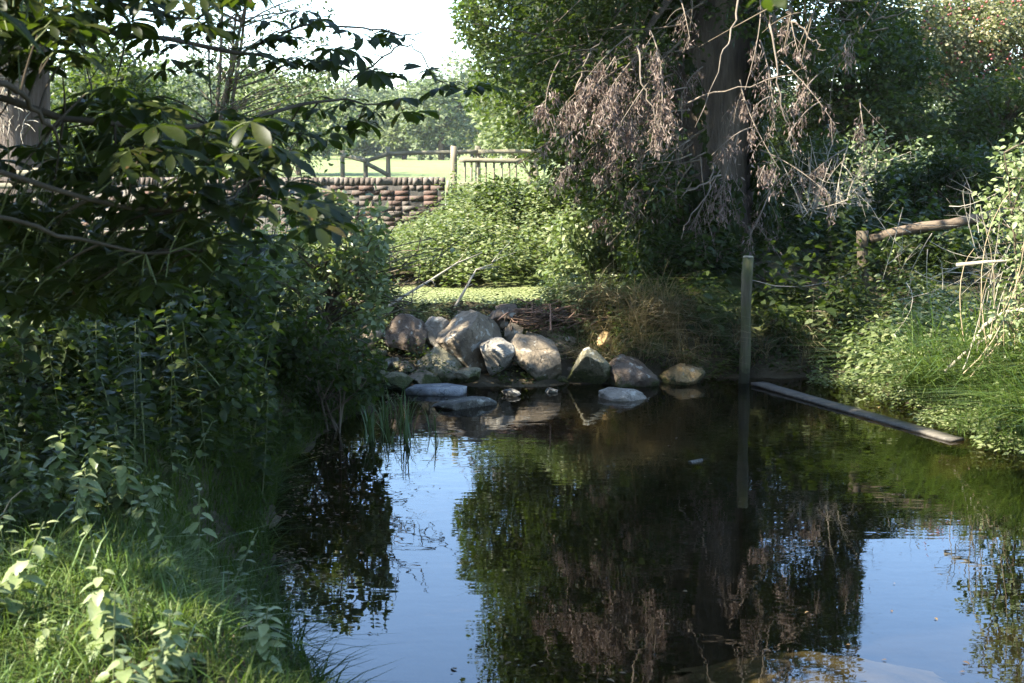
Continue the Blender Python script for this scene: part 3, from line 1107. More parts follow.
def sq_post(g, p, top, w, taper=.95, lean=(0, 0)):
    x, y, z = p
    h = top - z
    n = 6
    vs = []
    for i in range(n + 1):
        t_ = i / n
        ww = w / 2 * (1 - (1 - taper) * t_) + RNG.normal(0, w * .02)
        for sx, sy in ((-1, -1), (1, -1), (1, 1), (-1, 1)):
            vs.append((x + lean[0] * h * t_ + sx * ww, y + lean[1] * h * t_ + sy * ww, z + h * t_ + (RNG.normal(0, .008) if i == n else 0)))
    q = []
    for i in range(n):
        for j in range(4):
            j2 = (j + 1) % 4
            q.append((i * 4 + j, i * 4 + j2, i * 4 + 4 + j2, i * 4 + 4 + j))
    q += [(n * 4, n * 4 + 1, n * 4 + 2, n * 4 + 3)]
    g.add(vs, None, q)


# paled gate/fence right of the wall
t = thing('paled_gate', 'weathered wooden paled gate beside the end of the brick wall', 'gate', tuple(at(490, 195, 22.7)))
for x0, x1, y0, y1, th in ((459, 522, 160, 161, .075), (459, 520, 184, 185, .07)):
    part(plank_geo(at(x0, y0, 22.7), at(x1, y1, 22.7), .035, th, 10), 'rail', M['wood_rail'], t)
for x in (465, 471.5, 478, 486, 494, 502, 509.5, 516):
    g = Geo()
    b0, b1 = at(x, 187, 22.73), at(x + random.uniform(-.4, .4), 157 + random.uniform(-1, 1), 22.73)
    sq_post(g, b0, b1[2], .035, .9, ((b1[0] - b0[0]) / (b1[2] - b0[2]), 0))
    part(g, 'pale', M['wood'], t)
gp = at(454, 200, 22.35)
t = thing('gate_post', 'pale squared gate post standing at the end of the brick wall', 'post', tuple(gp))
g = Geo()
sq_post(g, gp - np.array([0, 0, .3]), at(454, 146, 22.35)[2], .10)
part(g, 'shaft', M['wood'], t)
g = Geo()
sq_post(g, at(448, 200, 22.3) - np.array([0, 0, .3]), at(448, 181, 22.3)[2], .06, .8)
part(g, 'rotten_stub', M['wood'], t)
# field fence on the far side of the lane
t = thing('field_fence', 'post and rail fence between lane and sunlit meadow behind the wall', 'fence', tuple(at(420, 185, 27)))
for x, y0, D, w in ((388.5, 147, 27, .085), (366, 158, 26.8, .085), (343, 150, 27.4, .08), (478, 146, 27, .11), (536, 146, 27, .1), (590, 147, 27, .1)):
    b0 = at(x, 195, D)
    g = Geo()
    b0[2] = height(b0[0], b0[1]) - .1
    sq_post(g, b0, at(x, y0, D)[2], w)
    part(g, 'post', M['wood'], t)
for (x0, y0, D0), (x1, y1, D1) in (((389, 153.5, 26.9), (478, 151.5, 26.9)), ((478, 151.5, 26.9), (600, 151, 26.9)), ((366, 161, 26.7), (388, 154, 26.85)), ((366, 163, 26.7), (388, 175, 26.85)), ((343, 155, 27.3), (366, 161, 26.7))):
    part(plank_geo(at(x0, y0, D0), at(x1, y1, D1), .04, .075, 8), 'rail', M['wood_rail'], t)
# short fence at far left
t = thing('lane_fence', 'grey rail fence at the left edge beside the pale tree trunk', 'fence', tuple(at(15, 195, 20.8)))
for x in (-14, 38):
    b0 = at(x, 200, 20.8)
    g = Geo()
    sq_post(g, b0, at(x, 168, 20.8)[2], .1)
    part(g, 'post', M['wood'], t)
part(plank_geo(at(-25, 174, 20.72), at(45, 173, 20.72), .04, .09, 8), 'rail', M['wood_rail'], t)
part(plank_geo(at(-25, 186, 20.72), at(45, 186, 20.72), .04, .08, 8), 'rail', M['wood_rail'], t)

# rustic fence on the right bank: post and log rail
pp = at(862, 300, 16)
t = thing('rustic_fence', 'rustic fence of a short post and a round log rail on the right bank', 'fence', tuple(pp))
hs = np.linspace(pp[2] - .3, at(862, 231, 16)[2], 8)
part(Geo().tube([(pp[0] + .02 * math.sin(h * 3), pp[1], h) for h in hs], [.068 - .004 * i / 8 + RNG.normal(0, .003) for i in range(8)], 9), 'post', M['wood_dark'], t, True)
pth = np.array([at(870, 239, 15.9), at(895, 232, 15.85), at(922, 227, 15.8), at(950, 224, 15.75), at(975, 218, 15.7), at(1000, 213, 15.65), at(1035, 205, 15.6)])
part(Geo().tube(pth, [.05, .054, .06, .056, .055, .05, .046], 10), 'log_rail', noise_mat('log_bark', [(.2, (.05, .036, .024)), (.55, (.12, .09, .062)), (.9, (.22, .175, .125))], 5, .9, .1, .8, .03, (.4, 2, 2)), t, True)
b0 = at(1032, 300, 15.7)
part(Geo().tube([b0 - np.array([0, 0, .4]), at(1032, 196, 15.7)], [.07, .06], 9), 'post', M['wood'], t, True)
# sagging wire from post to post
pth = [at(862, 266, 15.9), at(845, 276, 15.8), at(825, 283, 15.7), at(800, 287, 15.5), at(775, 286, 15.2), at(748, 279, 14.75)]
tag(Geo().tube(pth, .004, 4).build('fence_wire', M['wire']), 'thin slack wire sagging between the pond post and the rustic fence post', 'wire')

# ------------------------------------------------------------------ brick wall
wy = 22.0
wx0, wx1 = at(60, 180, wy)[0], at(445, 180, wy)[0]
ztop = at(430, 177.5, wy)[2]
t = thing('brick_wall', 'old red and grey brick parapet wall with a rowlock coping', 'wall', (wx1, wy, 0.4))
gb, gc = Geo(), Geo()
course = .078
nc = int((ztop - .115 - .35) / course)
for ci in range(nc):
    z = ztop - .115 - course * (ci + .5)
    x = wx1 - (0.11 if ci % 2 else 0)
    while x > wx0:
        L = random.choice([.215, .215, .105])
        Lb = min(L, x - wx0 + .05)
        if random.random() > .015:
            gb.box((x - Lb / 2, wy - .105 + RNG.normal(0, .008), z + RNG.normal(0, .003)), (Lb - .012 * random.uniform(.4, 1.1), .12, course - .009 * random.uniform(.6, 1.8)), RNG.normal(0, .006), .002)
        x -= L + .004
x = wx1
while x > wx0:
    w = random.uniform(.068, .085)
    gc.box((x - w / 2, wy - .0 + RNG.normal(0, .008), ztop - .055 + RNG.normal(0, .0025)), (w - .003, .334, .11), RNG.normal(0, .012), .0025)
    x -= w + .003
part(gb, 'brickwork', M['brick'], t)
part(gc, 'coping', M['coping'], t)
g = Geo().box(((wx0 + wx1) / 2, wy, (ztop - .118 + .2) / 2), (wx1 - wx0 - .02, .32, ztop - .118 - .2))
g.box(((wx0 + wx1) / 2, wy, ztop - .066), (wx1 - wx0 - .02, .318, .1))
part(g, 'mortar_core', M['mortar'], t)

# ------------------------------------------------------------------ big tree


def trunk_geo(path, rad, k=18, flare=0.0, rough=.06):
    g = Geo()
    path = np.asarray(path, float)
    n = 22
    tt = np.linspace(0, 1, n)
    s = np.linspace(0, 1, len(path))
    P = np.stack([np.interp(tt, s, path[:, i]) for i in range(3)], -1)
    rr = np.interp(tt, s, rad)
    ang = np.linspace(0, 2 * np.pi, k, endpoint=False)
    vs = []
    for i in range(n):
        lob = 1 + rough * np.sin(ang * 5 + i * .25) + rough * .6 * np.sin(ang * 9 - i * .4)
        lob += flare * max(0, 1 - tt[i] * 7) ** 2 * (.6 + .5 * np.cos(ang * 4 + 1))
        vs.append(np.stack([P[i, 0] + rr[i] * lob * np.cos(ang), P[i, 1] + rr[i] * lob * np.sin(ang), np.full(k, P[i, 2])], -1))
    q = []
    for i in range(n - 1):
        for j in range(k):
            j2 = (j + 1) % k
            q.append((i * k + j, i * k + j2, (i + 1) * k + j2, (i + 1) * k + j))
    return g.add(np.concatenate(vs), None, q)


def in_sky(p, pad=0):
    """parts of crowns that would close the open sky over the meadow or over the right bank"""
    x, y = to_px(p)
    my = 150 + F * (p[:, 2] + EYE) / p[:, 1]
    mx = 512 + F * p[:, 0] / p[:, 1]
    gap = (x > 335 - pad) & (x < 452 + pad) & (y < 100)
    mir = (my < 760) & (my > 150) & (((mx > 872 - pad) & (my > 545)) | ((mx > 385) & (mx < 462 + pad * .4 + 13 * np.sin(my / 24 + 1) + 8 * np.sin(my / 9.5))))
    return gap | mir


BT = at(700, 250, 17.5)
BT[2] = height(BT[0], BT[1])
t = thing('big_tree', 'massive old tree with dark furrowed trunk leaning over the pond', 'tree', tuple(BT))
tp = [BT - (0, 0, .3), BT + (0, 0, .8), BT + (.03, 0, 2.0), BT + (.10, .05, 4), BT + (0, .2, 7), BT + (-.2, .3, 9.5)]
part(trunk_geo(tp, [.62, .54, .52, .52, .42, .2], flare=.5), 'trunk', M['bark_dark'], t, True)
# second stem behind
tp2 = [BT + (.32, .5, -.2), BT + (.5, .55, 1.8), BT + (.9, .7, 4), BT + (1.6, .9, 7)]
part(trunk_geo(tp2, [.36, .3, .26, .15], 14), 'trunk', M['bark_dark'], t, True)
# crown
polyL = [(505, -110), (470, -20), (449, 50), (456, 84), (474, 112), (528, 138), (600, 150), (655, 125), (668, -110)]
c1 = np.concatenate([sample_poly([(540, -30), (530, 60), (560, 120), (655, 125), (668, -30)], 46, 15.2, 18.5), sample_poly([(560, 40), (700, 40), (690, 190), (570, 190)], 5, 15.2, 15.7)])
polyT = [(650, -40), (660, 40), (740, 70), (860, 60), (880, -40)]
c2 = sample_poly(polyT, 22, 15.2, 18.5)
n3 = 330
c3 = ball(n3, .4) * np.array([4.6, 4.0, 3.8]) + np.array([1.4, 16.0, 7.8])
c3 = np.concatenate([c3, ball(170, .4) * np.array([4.2, 3.2, 2.8]) + np.array([1.2, 21.8, 8.8])])  # extra unseen clumps added to shade the trees at the right
c3 = np.concatenate([c3, ball(150, .6) * np.array([2.6, 2.0, 1.6]) + np.array([-.6, 14.6, 5.8])])  # out-of-view clumps added to darken the crown and bank by the trunk
c3 = c3[c3[:, 2] > 4.0]
c3 = c3[~in_sky(c3, 25)]
c3 = c3[~shades_lit(c3, .15)]
c2 = np.concatenate([c2, sample_poly([(535, 150), (665, 150), (665, 215), (610, 215), (565, 180)], 30, 15.6, 17.2),
                     sample_poly([(500, -80), (770, -80), (770, 140), (640, 150), (560, 120)], 85, 18.2, 21)])
g = Geo()
for c in c1:
    p, d, n = clump(c, np.array([.46, .46, .32]) * random.uniform(.45, 1.5), 190)
    k = ~in_sky(p) & ~shades_lit(p)
    put_leaves(g, OVATE, p[k], d[k], n[k], RNG.uniform(.05, .10, k.sum()))
for c in c2:
    p, d, n = clump(c, np.array([.4, .4, .3]), 130)
    k = ~in_sky(p) & ~shades_lit(p)
    put_leaves(g, OVATE, p[k], d[k], n[k], RNG.uniform(.05, .10, k.sum()))
for c in c3:
    p, d, n = clump(c, np.array([.7, .7, .45]), 110)
    k = ~in_sky(p) & ~shades_lit(p)
    put_leaves(g, LOW, p[k], d[k], n[k], RNG.uniform(.10, .17, k.sum()))
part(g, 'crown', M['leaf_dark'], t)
# limbs
for c, z in ((at(610, 100, 15.2), 3.4), (at(800, 20, 16.5), 3.8), (np.array([-1.2, 14.8, 6.5]), 4.5), (np.array([3.5, 14, 7]), 4.5), (np.array([4.6, 17, 7]), 5), (np.array([1, 13.5, 6]), 4.5), (np.array([0, 17.5, 9]), 5.5)):
    a = BT + np.array([0, 0, z])
    path = bez(a, c, .12, 10, .04)
    part(Geo().tube(path, np.linspace(.11 if c[2] > 5 else .07, .012, 10), 7), 'limb', M['bark_dark'], t, True)
tw = Geo()
for c in list(c1) + list(c2):
    for _ in range(3):
        e = c + RNG.normal(0, .3, 3)
        st = c + np.array([random.uniform(.2, .6), .3, random.uniform(.1, .5)])
        tw.tube(bez(st, e, .05, 5, .06), np.linspace(.012, .003, 5), 4, False)
part(tw, 'twigs', M['twig'], t)


# dead hanging sprays: pale twigs with drooping withered leaf tassels
def hang_spray(px0, py0, D0, px1, py1, D1, ntas, length, name='dead_spray', mat_tw='twig_mid', nl=30, leafsz=.056):
    a, b = at(px0, py0, D0), at(px1, py1, D1)
    path = bez(a, b, .12, 9, .06)
    g = Geo()
    s = Geo()
    dens = random.uniform(.45, 1.25)
    leafsz = leafsz * random.uniform(.75, 1.2)
    s.tube(path, np.linspace(.009, .003, 9), 5, False)
    for _ in range(max(4, int(ntas * random.uniform(.35, .8)))):
        u = random.random() ** .6
        i = u * 8
        k0 = min(7, int(i))
        p0 = path[k0] + (path[k0 + 1] - path[k0]) * (i - k0)
        L = length * random.uniform(.35, 1.1)
        e = p0 + np.array([random.gauss(0, .3) * L, random.gauss(0, .3) * L, -L * random.uniform(.5, 1)])
        tp_ = bez(p0, e, .12, 5, .08)
        s.tube(tp_, np.linspace(.005, .002, 5), 3, False)
        m = int(nl * dens * random.uniform(.2, 1.5))
        tt = RNG.uniform(.25, 1.05, m)
        ii = np.clip(tt, 0, .999) * 4
        kk = ii.astype(int)
        pos = tp_[kk] + (tp_[kk + 1] - tp_[kk]) * (ii - kk)[:, None] + RNG.normal(0, .028, (m, 3))
        d = RNG.normal(0, .45, (m, 3)) + np.array([0, 0, -1.0])
        nn = RNG.normal(0, 1, (m, 3))
        put_leaves(g, NARROW, pos, d, nn, RNG.uniform(.6, 1.3, m) * leafsz)
    tag(part(g, name, M['leaf_dead'], t), kind='stuff')
    part(s, 'dead_twig', M[mat_tw], t)


for args in ((640, 30, 15.6, 585, 80, 14.9, 30, .42), (648, 45, 15.4, 600, 105, 14.8, 42, .5), (650, 30, 15.3, 660, 130, 14.8, 42, .4), (640, 60, 15.3, 560, 110, 15, 34, .4),
             (655, 60, 15.5, 630, 130, 14.9, 48, .5), (600, 70, 15.2, 615, 140, 14.8, 34, .35), (690, 110, 16.3, 590, 150, 15.3, 30, .6), (690, 140, 16.3, 640, 190, 15.6, 26, .6),
             (560, 60, 15.2, 545, 120, 15, 12, .3), (760, 0, 15.8, 745, 90, 15.1, 14, .35), (790, 0, 15.8, 800, 60, 15.2, 16, .3), (760, 40, 15.6, 775, 130, 15.1, 26, .4),
             (780, 60, 15.8, 835, 125, 15.3, 18, .35), (740, 80, 16, 780, 170, 15.4, 24, .45), (740, 130, 16.2, 720, 200, 15.8, 22, .5), (760, 150, 16.2, 830, 195, 15.6, 20, .35), (680, 0, 15.9, 690, 40, 15.3, 12, .3),
             (720, 170, 16.4, 690, 230, 16, 26, .7), (640, 170, 16.3, 600, 215, 16, 26, .6), (770, 190, 16.4, 750, 235, 16, 18, .5), (620, 50, 15.2, 575, 120, 14.8, 16, .4), (650, 80, 15.2, 610, 140, 14.7, 16, .4), (660, 90, 15.2, 650, 150, 14.8, 16, .4), (600, 60, 15.3, 550, 140, 15, 14, .4), (640, 110, 15.6, 560, 175, 15.2, 16, .4), (660, 120, 15.8, 610, 185, 15.3, 16, .4)):
    hang_spray(*args)
for _ in range(26):      # smaller, scattered sprays so the curtain stays ragged
    if random.random() < .55:
        x, y = random.uniform(550, 690), random.uniform(50, 200)
    else:
        x, y = random.uniform(730, 850), random.uniform(20, 220)
    D_ = random.uniform(14.9, 16.4)
    hang_spray(x + random.uniform(5, 30), y - random.uniform(10, 40), D_ + .3, x - random.uniform(-15, 25), y, D_, random.randint(6, 14), random.uniform(.18, .42), nl=22)
iv = Geo()
for _ in range(1):
    m = 20000
    a_ = RNG.uniform(0, 2 * np.pi, m)
    z_ = RNG.uniform(.2, 4.5, m)
    k_ = (np.sin(a_ * 3 + z_ * 1.1) + np.sin(a_ * 7 - z_ * 2.3) * .5 + 1.0 * np.abs(np.cos(a_)) + .5 * (z_ < 1.5) > .5) & ~((np.sin(a_) < -.72) & (z_ > .9) & (np.sin(a_ * 9 + z_ * 3) < .75))
    a_, z_ = a_[k_], z_[k_]
    r_ = .62 + .25 * np.clip(1 - z_, 0, 1) + RNG.uniform(0, .16, len(a_))
    o_ = np.stack([np.cos(a_), np.sin(a_), a_ * 0], -1)
    pos_ = BT + o_ * r_[:, None] + np.stack([a_ * 0 + .04, a_ * 0, z_], -1)
    put_leaves(iv, OVATE, pos_, np.stack([RNG.normal(0, .5, len(a_)), RNG.normal(0, .3, len(a_)), -np.ones(len(a_))], -1), o_ + RNG.normal(0, .4, (len(a_), 3)), RNG.uniform(.06, .12, len(a_)))
tag(part(iv, 'ivy', M['leaf_dark'], t), kind='stuff')
# bare pale branches
for pth in ([(735, 0, 15.5), (730, 35, 15.2), (722, 60, 15), (695, 125, 14.9)], [(640, 45, 15), (640, 80, 14.8), (650, 110, 14.7), (662, 132, 14.7)], [(680, 105, 15.6), (720, 92, 15.4), (770, 80, 15.2), (800, 70, 15)],
            [(770, 25, 15.2), (778, 70, 15), (782, 110, 15), (800, 150, 15)], [(720, 175, 15.8), (690, 190, 15.6), (665, 192, 15.5)], [(715, 160, 16), (708, 195, 15.7), (690, 215, 15.6), (680, 240, 15.5)],
            [(790, 20, 15.5), (815, 40, 15.3), (825, 50, 15.2)], [(870, 20, 15.8), (900, 14, 15.6), (930, 0, 15.4)], [(575, 90, 15), (585, 60, 15.2), (600, 40, 15.3)]):
    P = np.array([at(*a) for a in pth])
    tt = np.linspace(0, 1, 12)
    ss = np.linspace(0, 1, len(P))
    Q = np.stack([np.interp(tt, ss, P[:, i]) for i in range(3)], -1) + RNG.normal(0, .016, (12, 3))
    part(Geo().tube(Q, np.linspace(.012, .004, 12), 6), 'bare_branch', M['twig_mid'], t, True)

# bare forked twigs below the crown, right of the trunk
t2 = thing('dead_bush', 'leafless pale twiggy bush behind the rustic fence post', 'bush', tuple(at(835, 260, 16.6)))
for _ in range(26):
    a = at(random.uniform(800, 850), random.uniform(190, 225), random.uniform(16.2, 17))
    b = at(random.uniform(770, 880), random.uniform(130, 215), random.uniform(16, 17))
    s = Geo()
    P = bez(a, b, -.05, 7, .12)
    s.tube(P, np.linspace(.008, .003, 7), 4, False)
    for k in (2, 3, 4, 5):
        e = P[k] + RNG.normal(0, .13, 3)
        s.tube(bez(P[k], e, 0, 4, .1), np.linspace(.004, .0015, 4), 3, False)
    part(s, 'twig', M['twig_pale'], t2)
s = Geo().tube([at(835, 275, 16.6), at(830, 240, 16.6), at(828, 205, 16.6)], [.03, .022, .012], 6)
part(s, 'stem', M['twig'], t2)

# ------------------------------------------------------------------ generic tree / shrub


def leafy(name, label, cat, base, centers, r, nleaf, size, T, leafm, barkm, trunk_r, stems=1, group=None, filt=True, up=.9, twig_n=2, trunk_top=None, limb_r=.03):
    base = np.asarray(base, float)
    t = thing(name, label, cat, tuple(base), group)
    centers = np.asarray(centers)
    g = Geo()
    for c in centers:
        p, d, n = clump(c, np.asarray(r) * random.uniform(.7, 1.25), int(nleaf * random.uniform(.6, 1.4)), up)
        if filt:
            k = ~in_sky(p)
            p, d, n = p[k], d[k], n[k]
        put_leaves(g, T, p, d, n, size * RNG.uniform(.65, 1.25, len(p)))
    part(g, 'crown' if cat == 'tree' else 'foliage', M[leafm], t)
    cm = centers.mean(0)
    top = centers[:, 2].max()
    tops = []
    for s in range(stems):
        b = base + np.array([random.gauss(0, .1 * (stems > 1)), random.gauss(0, .1 * (stems > 1)), -.1])
        e = np.array([cm[0] + random.gauss(0, .25) * (stems > 1), cm[1], top * .75 + cm[2] * .25 if trunk_top is None else trunk_top])
        P = bez(b, e, 0, 9, .03)
        part(Geo().tube(P, np.linspace(trunk_r, trunk_r * .3, 9), 8, False), 'trunk' if cat == 'tree' else 'stem', M[barkm], t, True)
        tops.append(P)
    s = Geo()
    for c in centers:
        P = tops[random.randrange(len(tops))]
        zs = P[:, 2]
        zi = int(np.argmin(np.abs(zs - (c[2] - .35 * np.linalg.norm((c - cm)[:2]) - .1))))
        s.tube(bez(P[zi], c, .08, 6, .05), np.linspace(min(limb_r, trunk_r * .5), .004, 6), 5, False)
        for _ in range(twig_n):
            s.tube(bez(c, c + RNG.normal(0, 1, 3) * np.asarray(r) * .8, .05, 4, .08), np.linspace(.006, .002, 4), 3, False)
    part(s, 'branches', M[barkm], t)
    return t


def base_at(px, D):
    p = at(px, 200, D)
    p[2] = height(p[0], p[1])
    return p


# left distance: bushy green tree, then thin-leaved tree
leafy('bushy_tree', 'bushy green tree behind the wall right of the pale trunk', 'tree', base_at(115, 29), sample_poly([(60, 40), (105, 30), (160, 85), (172, 130), (165, 185), (55, 185)], 80, 27.5, 31), (.6, .6, .45), 200, .13, LOW, 'leaf_field', 'bark_dark', .16)
leafy('slender_tree', 'slender multi-stemmed tree with thin open foliage behind the chestnut leaves', 'tree', base_at(215, 25.5), sample_poly([(150, -60), (345, -60), (335, 60), (350, 120), (310, 170), (160, 170), (180, 80)], 110, 24.5, 27), (.5, .5, .4), 50, .085, LOW, 'leaf_field', 'twig', .05, stems=5, limb_r=.018)
leafy('field_maple', 'broad bright-leaved tree overhanging the fence left of the big trunk', 'tree', base_at(600, 29), sample_poly([(512, -190), (470, -20), (449, 50), (456, 84), (474, 112), (528, 138), (600, 150), (670, 130), (680, -190)], 300, 26.5, 31), (.62, .62, .46), 210, .115, OVATE, 'leaf_field', 'bark_dark', .2)
leafy('hedge_bush', 'pale green hedge bush behind the fence under the tree crown', 'bush', base_at(528, 44), sample_poly([(468, 98), (500, 88), (560, 85), (600, 90), (600, 150), (480, 150)], 50, 42, 48), (.8, .8, .6), 200, .2, LOW, 'leaf_far', 'twig', .08)
leafy('young_tree', 'light leafed young tree in the meadow left of the fence', 'tree', base_at(300, 60), sample_poly([(250, 70), (345, 70), (350, 150), (240, 150)], 45, 57, 64), (1.1, 1.1, .9), 120, .26, LOW, 'leaf_far', 'bark_dark', .12)

# pale trunk at the left edge
lb = base_at(14, 23.6)
t = thing('old_tree', 'old tree with pale fibrous bark at the left edge of the photo', 'tree', tuple(lb))
part(trunk_geo([lb - (0, 0, .2), lb + (0, 0, 1), lb + (.1, 0, 2.6), lb + (.1, 0, 5), lb + (.2, .2, 7.5)], [.72, .62, .55, .42, .25], 20, .3, .07), 'trunk', M['bark_pale'], t, True)
g = Geo()
cc = np.concatenate([sample_poly([(-120, -60), (60, -60), (70, 40), (-60, 60)], 26, 22, 25), ball(60, .4) * np.array([3.2, 3, 2.4]) + lb + np.array([-.6, 0, 6.5])])
for c in cc:
    p, d, n = clump(c, np.array([.6, .6, .45]), 130)
    k = ~in_sky(p) & ~shades_lit(p)
    put_leaves(g, LOW, p[k], d[k], n[k], RNG.uniform(.09, .16, k.sum()))
part(g, 'crown', M['leaf_field'], t)
for _ in range(6):
    a = lb + np.array([.1, 0, random.uniform(3, 5)])
    part(Geo().tube(bez(a, cc[random.randrange(26, 80)], .1, 8, .05), np.linspace(.12, .03, 8), 7), 'limb', M['bark_pale'], t, True)
sh = Geo()
for _ in range(140):      # shredded bark and bare shoots on the trunk
    a = random.uniform(3.6, 5.6)
    z = random.uniform(1.2, 2.6)
    p0 = lb + np.array([.6 * math.cos(a), .6 * math.sin(a), z])
    e = p0 + np.array([random.gauss(.05, .16), random.gauss(-.12, .08), random.gauss(-.1, .22)])
    sh.tube(bez(p0, e, .1, 5, .15), np.linspace(.012, .004, 5), 4, False)
part(sh, 'shredded_bark', M['twig_pale'], t)

# right background trees at 26 to 34 m, low enough to leave the sky open above the bank
haw = leafy('hawthorn_tree', 'hawthorn tree hung with red berries in the upper right corner', 'tree', base_at(945, 30), sample_poly([(905, 5), (950, -18), (1060, -18), (1060, 60), (1010, 95), (960, 70), (925, 100), (905, 60)], 125, 28.3, 31.5), (.5, .5, .38), 230, .10, LOW, 'leaf_haw', 'twig', .10, stems=3, trunk_top=4.2)
bg = Geo()
ov, of = ico(1)
for c in sample_poly([(905, 5), (950, -15), (1060, -15), (1060, 60), (1010, 92), (960, 70), (925, 95)], 110, 28, 29.2):
    for _ in range(3):
        bg.add(ov * random.uniform(.018, .03) + c + RNG.normal(0, .14, 3), of)
tag(part(bg, 'berries', M['berry'], haw, True), kind='stuff')
leafy('dark_tree', 'dark leafy tree between the big trunk and the hawthorn', 'tree', base_at(850, 26), sample_poly([(760, -110), (865, -110), (885, -20), (930, 60), (915, 140), (850, 150), (770, 160)], 150, 24.5, 28), (.55, .55, .42), 220, .11, LOW, 'leaf_dark', 'bark_dark', .14)
leafy('dark_tree', 'dark bush-like tree under the hawthorn berries at the right edge', 'tree', base_at(985, 27), sample_poly([(925, 90), (1060, 80), (1060, 190), (930, 190)], 50, 25.5, 29), (.55, .55, .42), 220, .11, LOW, 'leaf_dark', 'bark_dark', .12)
leafy('thicket_bush', 'shaded thicket behind the rustic fence post', 'bush', base_at(800, 19), sample_poly([(745, 170), (800, 140), (860, 160), (870, 270), (745, 280)], 48, 18.2, 20.2), (.36, .36, .3), 190, .085, OVATE, 'leaf_dark', 'twig', .05, stems=3)
leafy('thicket_bush', 'leafy green bush with sun spots below the log rail', 'bush', base_at(925, 17.3), sample_poly([(870, 255), (900, 245), (985, 235), (1000, 300), (960, 320), (880, 300)], 42, 16.5, 17.8), (.28, .28, .24), 120, .085, OVATE, 'leaf_nettle', 'twig', .03, stems=4)
leafy('thicket_bush', 'dark bush rising behind the middle of the log rail', 'bush', base_at(945, 19), sample_poly([(880, 190), (950, 150), (1010, 160), (1010, 240), (880, 240)], 46, 18.2, 20), (.34, .34, .28), 190, .08, OVATE, 'leaf_dark', 'twig', .04, stems=3)
leafy('ivy_bush', 'dark ivy bush at the foot of the big tree trunk', 'bush', base_at(690, 16.6), sample_poly([(620, 250), (690, 235), (760, 240), (800, 300), (740, 320), (640, 310)], 46, 15.8, 17), (.28, .28, .22), 140, .08, OVATE, 'leaf_dark', 'twig', .03, stems=3)
leafy('ivy_bush', 'low shaded shrub on the bank between pond post and rustic fence', 'bush', base_at(800, 15.6), sample_poly([(760, 290), (860, 290), (880, 350), (770, 350)], 30, 15.2, 16.2), (.25, .25, .18), 120, .07, OVATE, 'leaf_dark', 'twig', .02, stems=3)
leafy('elder_bush', 'bluish green bush in front of the paled gate', 'bush', base_at(520, 20.8), sample_poly([(490, 195), (530, 180), (590, 185), (610, 225), (500, 225)], 30, 20, 21.2), (.3, .3, .24), 150, .09, LOW, 'leaf_shade', 'stem', .02, stems=4)
leafy('leafy_bush', 'sunlit leafy bush at the edge of the hanging dead sprays', 'bush', base_at(592, 17.4), sample_poly([(555, 240), (585, 215), (615, 240), (610, 290), (560, 290)], 26, 16.8, 17.9), (.26, .26, .22), 150, .085, OVATE, 'leaf_nettle', 'stem', .02, stems=4)
leafy('hedge_bush', 'loose bush between the big trunk and the log rail letting the meadow glint through', 'bush', base_at(830, 23.5), sample_poly([(750, 110), (930, 110), (930, 240), (750, 240)], 40, 24.5, 26), (.42, .42, .36), 150, .10, LOW, 'leaf_dark', 'twig', .04, stems=4)
leafy('pale_bush', 'sparse pale sunlit bush glinting between the dark trees behind the log rail', 'bush', base_at(870, 23), sample_poly([(790, 150), (860, 135), (945, 150), (940, 215), (800, 215)], 44, 22.3, 24), (.34, .34, .28), 55, .09, OVATE, 'leaf_pale', 'twig_pale', .03, stems=5, limb_r=.012)
# bramble at the right edge
br = leafy('bramble_bush', 'sunlit bramble bush with pale leaves at the right edge', 'bush', base_at(1020, 13.2), sample_poly([(992, 205), (1006, 165), (1030, 125), (1090, 120), (1090, 380), (1000, 350), (995, 240)], 56, 12.2, 13.4), (.3, .3, .26), 75, .065, OVATE, 'leaf_pale', 'twig', .02, stems=4, filt=False)
for _ in range(18):
    a = at(random.uniform(955, 1040), random.uniform(340, 420), random.uniform(12.3, 13.2))
    b = at(random.uniform(960, 1060), random.uniform(180, 340), random.uniform(12, 13.2))
    s = Geo().tube(bez(a, b, random.uniform(-.1, .3), 8, .16), np.linspace(.006, .0025, 8), 5, False)
    part(s, 'dead_cane', M['stem_dry'] if random.random() < .6 else M['twig_pale'], br)
tg = Geo()
for _ in range(42):
    a = at(random.uniform(850, 1030), random.uniform(200, 330), random.uniform(13.6, 15.4))
    d = norm(np.array([random.gauss(0, 1), random.gauss(0, .4), random.gauss(.2, .8)]))
    P = bez(a, a + d * random.uniform(.25, .9), random.uniform(-.1, .2), 6, .12)
    tg.tube(P, np.linspace(.005, .0015, 6), 4, False)
    for k in (2, 4):
        tg.tube(bez(P[k], P[k] + RNG.normal(0, .13, 3), 0, 4, .1), np.linspace(.0025, .001, 4), 3, False)
tag(part(tg, 'dead_twigs', M['twig_pale'], br), kind='stuff')
for pth in ([(957, 265, 13), (985, 262, 12.8), (1020, 260, 12.7)], [(968, 352, 12.8), (985, 325, 12.6), (1005, 312, 12.5), (1030, 308, 12.4)], [(945, 372, 12.9), (968, 350, 12.8), (990, 335, 12.6)]):
    P = np.array([at(*a) for a in pth])
    part(Geo().tube(P, np.linspace(.022, .012, len(P)), 6), 'dead_cane', M['twig_pale'], br)

